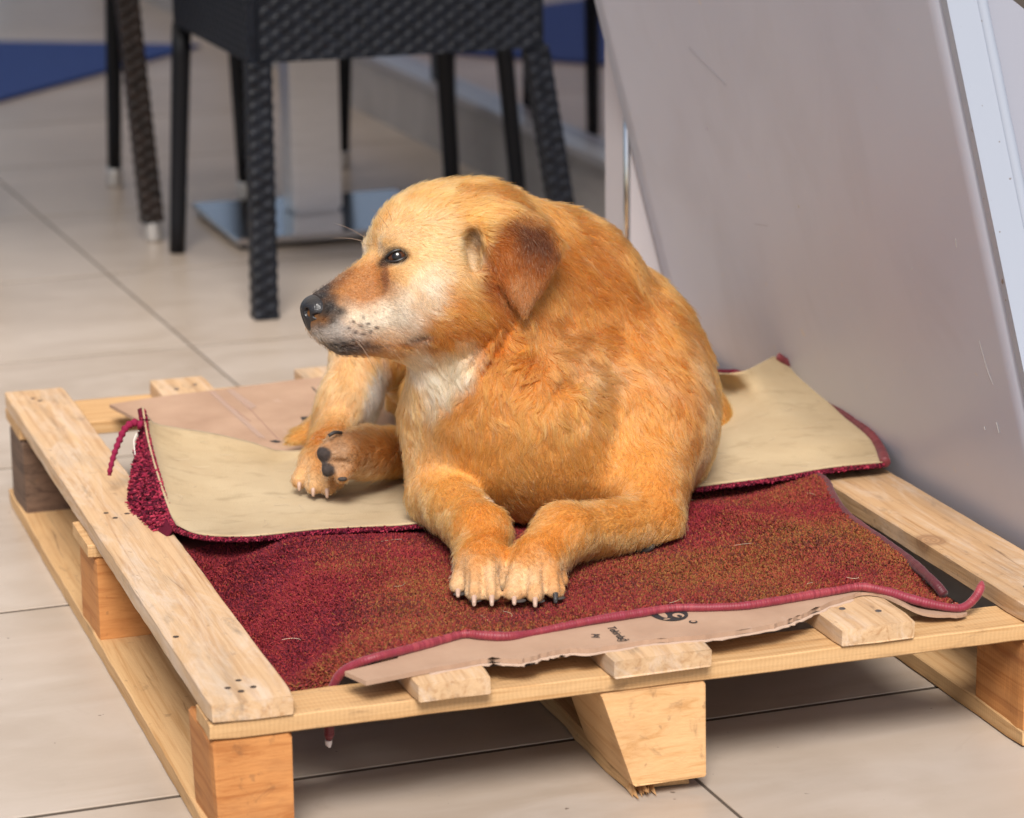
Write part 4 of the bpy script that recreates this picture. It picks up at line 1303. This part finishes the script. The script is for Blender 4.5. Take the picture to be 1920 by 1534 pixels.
pt(800, 780, 2.92, 70, CREAM, .4, .9, .6, 1.8)
pt(820, 940, 2.88, 75, PALE, .7, .9)
pt(1140, 1000, 2.80, 80, PALE, .6, .9, 1.6, .8)
# head
hpt(0, 20, 30, 80, 60, 60, PALE, .85, .6)
hpt(20, 5, 38, 48, 50, 45, CREAM, .6, .7)
hpt(56, -48, 31, 44, 26, 30, WHITE, .97, .9)
hpt(18, -22, 50, 18, 22, 22, WHITE, .75, .9)
hpt(47, 12, 22, 10, 16, 12, WHITE, .75, .7)
hpt(38, 27, 33, 15, 8, 14, (.40, .22, .09), .5, .9)
hpt(72, -20, 22, 40, 25, 30, (.36, .14, .04), .95, .7)
hpt(88, -18, 0, 40, 15, 17, (.16, .065, .028), .85, .8, False)
hpt(103, -38, 0, 26, 19, 27, (.022, .018, .017), 1.0, .7, False)
hpt(108, -54, 0, 17, 26, 32, (.03, .026, .026), .97, .5, False)
hpt(105, -60, 0, 16, 22, 26, (.03, .026, .026), .95, .7, False)
hpt(97, -72, 20, 30, 15, 30, (.50, .45, .40), .7, .8)
hpt(95, -83, 12, 32, 9, 26, (.035, .032, .032), .92, .8)
for (qa, qb) in ((89, -57), (81, -61), (74, -59), (86, -67), (78, -69), (70, -67), (93, -64), (64, -63), (79, -53), (87, -75), (72, -77)): hpt(qa, qb, 29, 2.1, 1.6, 14, (.04, .03, .03), .9, .6)
hpt(46, 6, 38, 17, 8.8, 14, (.03, .018, .014), .96, .6)
hpt(58, 2, 34, 6, 7, 12, (.03, .018, .014), .9, .6)
hpt(58, -14, 36, 3, 14, 12, (.16, .06, .03), .7, .6)
hpt(-35, -75, 40, 45, 22, 40, DEEP, .7, .8)
hpt(-50, -35, 55, 18, 40, 30, DEEP, .5, .9)
hpt(22, -88, 22, 45, 8, 20, (.42, .24, .13), .5, .9)
for ma, mb, mc_ in ((84, -80, 24), (72, -81, 27), (60, -81, 30), (48, -80, 33), (36, -78, 36), (25, -74, 40), (15, -70, 42)): hpt(ma, mb, mc_, 8, 2.2, 14, (.11, .065, .048), .8, .7)  # brown line paints the shade of the mouth crease
hpt(109, -50, 0, 17, 19, 27, (.02, .017, .016), 1.0, .4, False)
# ears
hpt(-80, -2, 74, 50, 48, 28, BROWN, .96, .35)
hpt(-92, 24, 70, 24, 30, 22, DARK, .85, 1.0)
hpt(-76, -34, 75, 22, 24, 20, (.30, .12, .04), .7, .8)
hpt(-27, 2, 47, 14, 18, 16, (.46, .34, .22), .85, .8)
hpt(-33, 27, 47, 9, 12, 13, (.12, .07, .04), .85, .9)  # dark patch paints the shade inside the ear hollow
# throat, feet, hind leg
pt(838, 712, 2.86, 50, (.74, .57, .38), .9, .8, .75, 1.5, -.6)
pt(780, 680, 2.88, 34, (.78, .62, .44), .9, .7)
for x, y, d in ((895, 1100, 2.70), (1000, 1102, 2.69)): pt(x, y, d, 62, (.68, .48, .28), .85, .9, 1.2, .8)
pt(590, 900, 3.04, 60, CREAM, .8, .7)
pt(655, 720, 3.20, 75, CREAM, .75, .8, .75, 1.6)
pt(708, 740, 3.20, 40, GREY, .95, .6, .55, 2.0, -.15)
pt(706, 740, 3.28, 44, GREY, .95, .6, .7, 2.0, -.15)
pt(760, 770, 3.10, 32, PALE, .6, .8, .7, 3)
pt(580, 815, 3.23, 55, (.45, .20, .045), .8, .7)
pt(680, 855, 3.01, 60, (.36, .20, .10), .85, .7, 1.4, .8)
pt(625, 855, 2.98, 40, (.40, .25, .15), .7, .8)
PADC = (.060, .047, .043)
for x, y, r in ((603, 853, 18), (612, 883, 16)): pt(x, y, 2.977, r, PADC, 1.0, .4)

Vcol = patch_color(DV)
dog = empty('dog', (.40, .55, ZT + .018))
tag(dog, 'orange tan dog with greying muzzle lying on the pallet and looking left', 'dog')
DO = np.array(dog.location)
def skin_material():
    m, nt, b = new_mat('dog_skin'); q = NB(nt)
    a = q.n('ShaderNodeAttribute', attribute_name='tint')
    n = q.noise(q.coord((1, 1, 1)), 330, 3, .6)
    mul = q.mix(1.0, a.outputs['Color'], q.ramp(n, [(.3, (.62, .62, .62)), (.7, (.95, .95, .95))]), 'MULTIPLY')
    q.l(mul, b.inputs['Base Color']); b.inputs['Roughness'].default_value = .8; b.inputs['Specular IOR Level'].default_value = .15
    return m
me = bpy.data.meshes.new('body')
me.vertices.add(len(DV)); me.vertices.foreach_set('co', (DV - DO).astype(np.float32).ravel())
me.loops.add(DF.size); me.loops.foreach_set('vertex_index', DF.astype(np.int32).ravel())
me.polygons.add(len(DF)); me.polygons.foreach_set('loop_start', np.arange(0, DF.size, 4, dtype=np.int32))
me.update(calc_edges=True); me.validate()
ca = me.attributes.new('tint', 'FLOAT_COLOR', 'POINT')
ca.data.foreach_set('color', np.column_stack([Vcol, np.ones(len(DV))]).astype(np.float32).ravel())
link('body', me, skin_material(), dog, smooth=True)
# ---- eyes, nose, claws, pads
def to_dog(v): return np.asarray(v, float) - DO
def uv_sphere(C, r, R=None, nu=24, nv=14):
    C = np.asarray(C, float); r = np.broadcast_to(np.asarray(r, float), (3,))
    V = []
    for i in range(nv + 1):
        ph = math.pi * i / nv
        for j in range(nu):
            th = 2 * math.pi * j / nu
            V.append((math.cos(ph) * r[0], math.sin(ph) * math.cos(th) * r[1], math.sin(ph) * math.sin(th) * r[2]))
    V = np.array(V)
    if R is not None: V = V @ np.asarray(R).T
    Fc = [(i * nu + j, i * nu + (j + 1) % nu, (i + 1) * nu + (j + 1) % nu, (i + 1) * nu + j) for i in range(nv) for j in range(nu)]
    return V + C, Fc
def eye_material(axis):
    m, nt, b = new_mat('eye'); q = NB(nt)
    tc = q.n('ShaderNodeTexCoord')
    nv_ = q.n('ShaderNodeVectorMath', operation='NORMALIZE'); q.l(tc.outputs['Object'], nv_.inputs[0])
    dp = q.n('ShaderNodeVectorMath', operation='DOT_PRODUCT'); q.l(nv_.outputs[0], dp.inputs[0]); dp.inputs[1].default_value = tuple(axis)
    col = q.ramp(dp.outputs['Value'], [(.50, (.045, .03, .026)), (.66, (.012, .008, .007)), (.70, (.10, .036, .014)), (.90, (.055, .019, .009)), (.93, (.004, .003, .003)), (1, (.004, .003, .003))])
    q.l(col, b.inputs['Base Color']); b.inputs['Roughness'].default_value = .12; b.inputs['Specular IOR Level'].default_value = .35; b.inputs['Coat Weight'].default_value = .25; b.inputs['Coat Roughness'].default_value = .03
    return m
RIM = flat('eye_rim', (.012, .009, .008), .35)
for s in (1, -1):
    C = hp(42.0, 6.5, 31.0 * s)
    ax = fa * .42 + fc * .9 * s + fb_ * .10; ax /= np.linalg.norm(ax)
    v, f = uv_sphere((0, 0, 0), .0118, nu=32, nv=20)
    o = obj('eye', v, f, eye_material(ax), dog, smooth=True, loc=tuple(C - DO))
    # lids: an almond of thin black skin round the eye
    ea = np.cross(fb_, ax); ea /= np.linalg.norm(ea); eb = np.cross(ax, ea)
    if ea @ fa < 0: ea = -ea
    for up in (1, -1):
        pts = []
        for t in np.linspace(-1, 1, 15):
            x = t * .0118; y = up * (.0057 if up > 0 else .0050) * (1 - t * t) ** .8 - .0028 * t
            zc = math.sqrt(max(.0122 ** 2 - x * x * .9 - y * y, 1e-8))
            pts.append(C + ea * x + eb * y + ax * (zc + .0003))
        v, f = tube(resample(pts, .001), .0015, 8)
        obj('eyelid', to_dog(v), f, RIM, dog, smooth=True)
def nose_material():
    m, nt, b = new_mat('nose_leather'); q = NB(nt)
    vz = q.n('ShaderNodeTexVoronoi'); vz.inputs['Scale'].default_value = 620; q.l(q.coord(), vz.inputs['Vector'])
    b.inputs['Base Color'].default_value = (.016, .015, .017, 1); b.inputs['Roughness'].default_value = .34
    q.bump(vz.outputs['Distance'], .5, .0006, b)
    return m
def local_sdf(lo, hi, h, fun):
    n = np.ceil((hi - lo) / h).astype(int) + 1
    X = np.stack(np.meshgrid(*(lo[k] + h * np.arange(n[k]) for k in range(3)), indexing='ij'), -1)
    return surface_nets(fun(X).astype(np.float32), lo, h)
def e_sdf(X, c, r):
    q = X - np.array(c); k0 = np.linalg.norm(q / np.array(r), axis=-1); k1 = np.linalg.norm(q / np.array(r) ** 2, axis=-1)
    return k0 * (k0 - 1) / (k1 + 1e-9)
def nose_f(X):
    X = X + np.array([11.5, 0, 0])
    d = e_sdf(X, (128, -44, 0), (15.5, 14.5, 19))
    d = smin(d, e_sdf(X, (131, -54, 0), (9, 13, 11)), 6)
    for s in (1, -1):
        d = smin(d, e_sdf(X, (127, -47, 12 * s), (12, 11, 9)), 4)
        d = -smin(-d, e_sdf(X, (141, -48, 9.5 * s), (8, 4.6, 4.2)), 1.5)
        d = -smin(-d, e_sdf(X, (132, -51.5, 19.5 * s), (9, 2.2, 5)), 1.5)
    d = -smin(-d, e_sdf(X, (142.5, -57, 0), (4.0, 12, 1.0)), 1.2)
    return d
V, Fq = local_sdf(np.array([92., -74, -28]), np.array([140., -24, 28]), .8, nose_f)
obj('nose', to_dog(HO + (V @ HR.T) * .001), Fq, nose_material(), dog, smooth=True)
CLP = flat('pale_claw', (.42, .28, .21), .4); CLD = flat('dark_claw', (.035, .03, .029), .55)
for (x, y, d, r, kind) in CLAWS:
    if kind is None: continue
    R0 = rp(r, d)
    tipc = S(x, y, d)
    dirc = toward * .8 + down * .55; dirc /= np.linalg.norm(dirc)
    p0 = tipc + dirc * R0 * .62 + CU * R0 * .25
    cl_ = 1.0 if d < 2.9 else .55
    path = [p0 - dirc * .004, p0 + dirc * .006 * cl_, p0 + (dirc * .011 + down * .005) * cl_, p0 + (dirc * .0125 + down * .011) * cl_]
    path = [np.array([q[0], q[1], max(q[2], ZT + .0190)]) for q in path]
    v, f = tube(resample(path, .002), np.linspace(.0036, .0014, len(resample(path, .002))), 9)
    obj('claw', to_dog(v), f, CLP if kind == 'p' else CLD, dog, smooth=True)
CLL = .017
PAD = flat('paw_pad', (.055, .044, .040), .8, spec=.25)
for (x, y, d, rx, ry) in ((642, 898, 2.978, 9, 5),):
    v, f = uv_sphere(S(x, y, d + .0015), (rp(rx, d), rp(ry, d), .0040), np.stack([CR, CU, CF], 1), 18, 10)
    obj('paw_pad', to_dog(v), f, PAD, dog, smooth=True)
for (x, y, d, rx) in ((862, 1121, 2.706, 9), (892, 1131, 2.686, 10), (925, 1131, 2.688, 10), (975, 1134, 2.684, 10), (1010, 1135, 2.682, 10), (1048, 1124, 2.690, 12)):
    p = S(x, y, d); p[2] = ZT + .0188
    v, f = uv_sphere(p, (.0062, .0045, .0016), None, 14, 8)
    obj('paw_pad', to_dog(v), f, PAD, dog, smooth=True)
v, f = tube(resample([S(640, 812, 2.985), S(628, 811, 2.978), S(616, 817, 2.976)], .002), .0019, 8)
obj('claw', to_dog(v), f, CLD, dog, smooth=True)
p = S(1200, 1022, 2.845)
v, f = uv_sphere(p, (.015, .0065, .009), np.stack([CR, CF, CU], 1), 16, 10); obj('elbow_callus', to_dog(v), f, PAD, dog, smooth=True)

# ---- coat
g = np.random.default_rng(99)
tri = np.vstack([DF[:, [0, 1, 2]], DF[:, [0, 2, 3]]])
A3 = DV[tri]
area = .5 * np.linalg.norm(np.cross(A3[:, 1] - A3[:, 0], A3[:, 2] - A3[:, 0]), axis=1)
cen = A3.mean(1)
hq = (cen - HO) @ HR * 1000
facew = np.exp(-np.clip(np.linalg.norm((hq - [30, -15, 0]) / [125, 105, 80], axis=1) - .8, 0, 9) * 4)
dens = area * (1 + 1.6 * facew) * np.where(cen[:, 2] < ZT + .022, .05, 1)
# the coat is thinner where it can never be seen from the terrace side
vis = ((CAM + np.array([0, 0, .2]) - cen) * DN[tri[:, 0]]).sum(1) / 3
dens *= np.where(vis < -.55, .35, 1)
NH = 520000
pick = g.choice(len(tri), NH, p=dens / dens.sum())
b1, b2 = g.random(NH), g.random(NH)
sw = b1 + b2 > 1; b1[sw], b2[sw] = 1 - b1[sw], 1 - b2[sw]
bw = np.stack([1 - b1 - b2, b1, b2], 1)
RP = (DV[tri[pick]] * bw[..., None]).sum(1)
RN = (DN[tri[pick]] * bw[..., None]).sum(1); RN /= np.linalg.norm(RN, axis=1)[:, None]
# lie of the coat from the parts it grows on
fcn = np.array([q[0] for q in FLOWS]); frd = np.array([q[1] for q in FLOWS]); fdr = np.array([q[2] for q in FLOWS]); fdr /= np.linalg.norm(fdr, axis=1)[:, None]
FLv = np.zeros_like(DV); wsum = np.zeros(len(DV))
for c0, r0, d0 in zip(fcn, frd, fdr):
    dist = np.linalg.norm(DV - c0, axis=1) / r0
    w = np.exp(-4.5 * np.clip(dist - .55, 0, 9)) 
    FLv += w[:, None] * d0; wsum += w
FLv /= wsum[:, None] + 1e-9
FL = (FLv[tri[pick]] * bw[..., None]).sum(1)
hq = (RP - HO) @ HR * 1000
def reg(C, r, soft=.6):
    return np.clip((1 + soft / 2 - np.linalg.norm((hq - C) / r, axis=1)) / soft, 0, 1)
face = np.clip(reg([40, -15, 0], [105, 90, 75], .5), 0, 1)
muzz = reg([88, -50, 0], [55, 45, 45], .5)
ear = np.maximum(reg([-82, 5, 68], [45, 58, 20], .3), reg([-82, 5, -68], [45, 58, 20], .3))
bald = np.maximum.reduce([reg([118, -47, 0], [18, 17, 23], .15), reg([43, 6.3, 36], [10, 4.6, 15], .2), reg([43, 6.3, -36], [10, 4.6, 15], .2)])
foot = np.zeros(NH)
for (x, y, d, r, kind) in CLAWS:
    foot = np.maximum(foot, np.clip(1.9 - np.linalg.norm(RP - S(x, y, d), axis=1) / rp(r * 2.2, d), 0, 1))
curl = np.exp(-(np.linalg.norm((RP - S(1020, 715, 2.88)) @ np.stack([CR, CU], 1) / np.array([.085, .06]), axis=1)) ** 2)
fluff = np.exp(-(np.linalg.norm((RP - S(712, 740, 3.16)) @ np.stack([CR, CU], 1) / np.array([.016, .045]), axis=1)) ** 2)
padz = np.zeros(NH, bool)
for (x, y, d, rx, ry) in ((604, 853, 2.975, 16, 16), (613, 884, 2.975, 13, 13)):
    padz |= np.linalg.norm(RP - S(x, y, d), axis=1) < rp(rx, d)
legz = sstep(.275, .225, RP[:, 2]) * sstep(.62, .45, RP[:, 1])
L = .0118 * (1 - .50 * legz) * (1 - .72 * face) * (1 - .5 * muzz) * (1 - .58 * ear) * (1 - .70 * foot)
L = L * (1 + .15 * curl + .5 * fluff) * g.uniform(.65, 1.25, NH)
ok = (bald < .5) & ~padz
RP, RN, FL, L, curl, face, ear, legz = (q[ok] for q in (RP, RN, FL, L, curl, face, ear, legz))
n = len(RP)
FT = FL - RN * (FL * RN).sum(1)[:, None]
FT /= np.linalg.norm(FT, axis=1)[:, None] + 1e-9
BT = np.cross(RN, FT)
# locks: neighbouring hairs lean the same way
sw_ = .34 * N1(RP, .035) + .26 * N2(RP, .013) + curl * (1.0 * N3(RP, .026) + .6 * N1(RP, .012)) + g.normal(0, .10, n)
lift = np.clip(.22 + .14 * N4(RP, .016) + .12 * curl * N1(RP, .012) + g.normal(0, .06, n), .08, .9)
dirv = FT * np.cos(sw_)[:, None] + BT * np.sin(sw_)[:, None]
d1 = dirv * np.cos(lift)[:, None] + RN * np.sin(lift)[:, None]
lift2 = lift * .35 - .02
d2 = dirv * np.cos(lift2)[:, None] + RN * np.sin(lift2)[:, None]
bend = (g.normal(0, .10, n) + curl * .7 * N2(RP, .010))[:, None]
d3 = d2 + BT * bend; d3 /= np.linalg.norm(d3, axis=1)[:, None]
Lc = L[:, None]
HP = np.stack([RP - RN * .0008, RP + d1 * Lc * .3, RP + d1 * Lc * .3 + d2 * Lc * .35, RP + d1 * Lc * .3 + d2 * Lc * .35 + d3 * Lc * .4], 1)
HP[..., 2] = np.maximum(HP[..., 2], ZT + .0178)
# guard hairs, longer and prouder; then neighbours drawn together into locks
guard = g.random(n) < .05
HP[guard] = HP[guard][:, :1] + (HP[guard] - HP[guard][:, :1]) * 1.35 + RN[guard][:, None] * (np.array([0, .0008, .0016, .0022])[None, :, None])
from mathutils import kdtree
nc = n // 26
seeds = g.choice(n, nc, replace=False)
kd = kdtree.KDTree(nc)
for q_, s_ in enumerate(seeds): kd.insert(RP[s_], q_)
kd.balance()
own = np.fromiter((kd.find(p_)[1] for p_ in RP.tolist()), np.int64, n)
sd_ = seeds[own]
pull = np.clip(.50 + .32 * curl - .34 * face - .3 * ear - .15 * legz, .08, .9)[:, None] * np.where(guard, .4, 1)[:, None] * g.uniform(.7, 1.15, (n, 1))
far_ = np.linalg.norm(RP - RP[sd_], axis=1) > .009
pull[far_] = 0
Lr = (L / np.maximum(L[sd_], 1e-4))[:, None]
for kk_, wk in ((1, .25), (2, .75), (3, 1.0)):
    tgt = RP[sd_] + (HP[sd_, kk_] - RP[sd_]) * Lr
    HP[:, kk_] += (tgt - HP[:, kk_]) * pull * wk
HP[..., 2] = np.maximum(HP[..., 2], ZT + .0178)
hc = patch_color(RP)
hc = hc * g.uniform(.82, 1.16, (n, 1)) * (1 + .10 * N2(RP, .007))[:, None]
pale = g.random(n) < .06
hc[pale] = hc[pale] + (np.array([.74, .58, .40]) - hc[pale]) * .35
drk = g.random(n) < .035
hc[drk] *= .45
hc = np.clip(hc, .004, .86)
FUR = tint_mat('dog_hair', hair=FUR_HAIR, rough=.55, spec=.25)
hw = np.array([.00015, .00015, .00012, .00004])
hair_obj('fur', HP - DO, hw[None] * g.uniform(.75, 1.25, (n, 1)) * (1.15 - .25 * face)[:, None], hc, FUR, dog, 'stuff')
# whiskers and brow hairs
W = []
for a, b, dr, Lw in (((92, -58, 26), 1, (-.75, -.12, .6), .05), ((86, -62, 27), 1, (-.8, -.25, .55), .055), ((80, -66, 27), 1, (-.75, -.42, .5), .05), ((95, -64, 24), 1, (-.5, -.6, .6), .045), ((72, -60, 27), 1, (-.9, -.1, .5), .05), ((84, -72, 24), 1, (-.5, -.8, .4), .04),
                      ((46, 30, 26), 1, (.55, .8, .1), .042), ((50, 26, -30), 1, (.75, .6, -.2), .045), ((50, 24, -32), 1, (.85, .35, -.3), .04), ((42, 32, 24), 1, (.35, .9, .25), .038)):
    p0 = hp(*a); d = fa * dr[0] + fb_ * dr[1] + fc * dr[2]; d /= np.linalg.norm(d)
    t = np.linspace(0, 1, 6)[:, None]
    W.append(p0 + d * Lw * t + down * .010 * t ** 2)
hair_obj('whiskers', np.array(W) - DO, np.array([.0003, .00028, .00024, .0002, .00014, .00006]), np.tile([[.10, .06, .04]], (len(W), 1)), FUR, dog, 'stuff')
# whisker spots
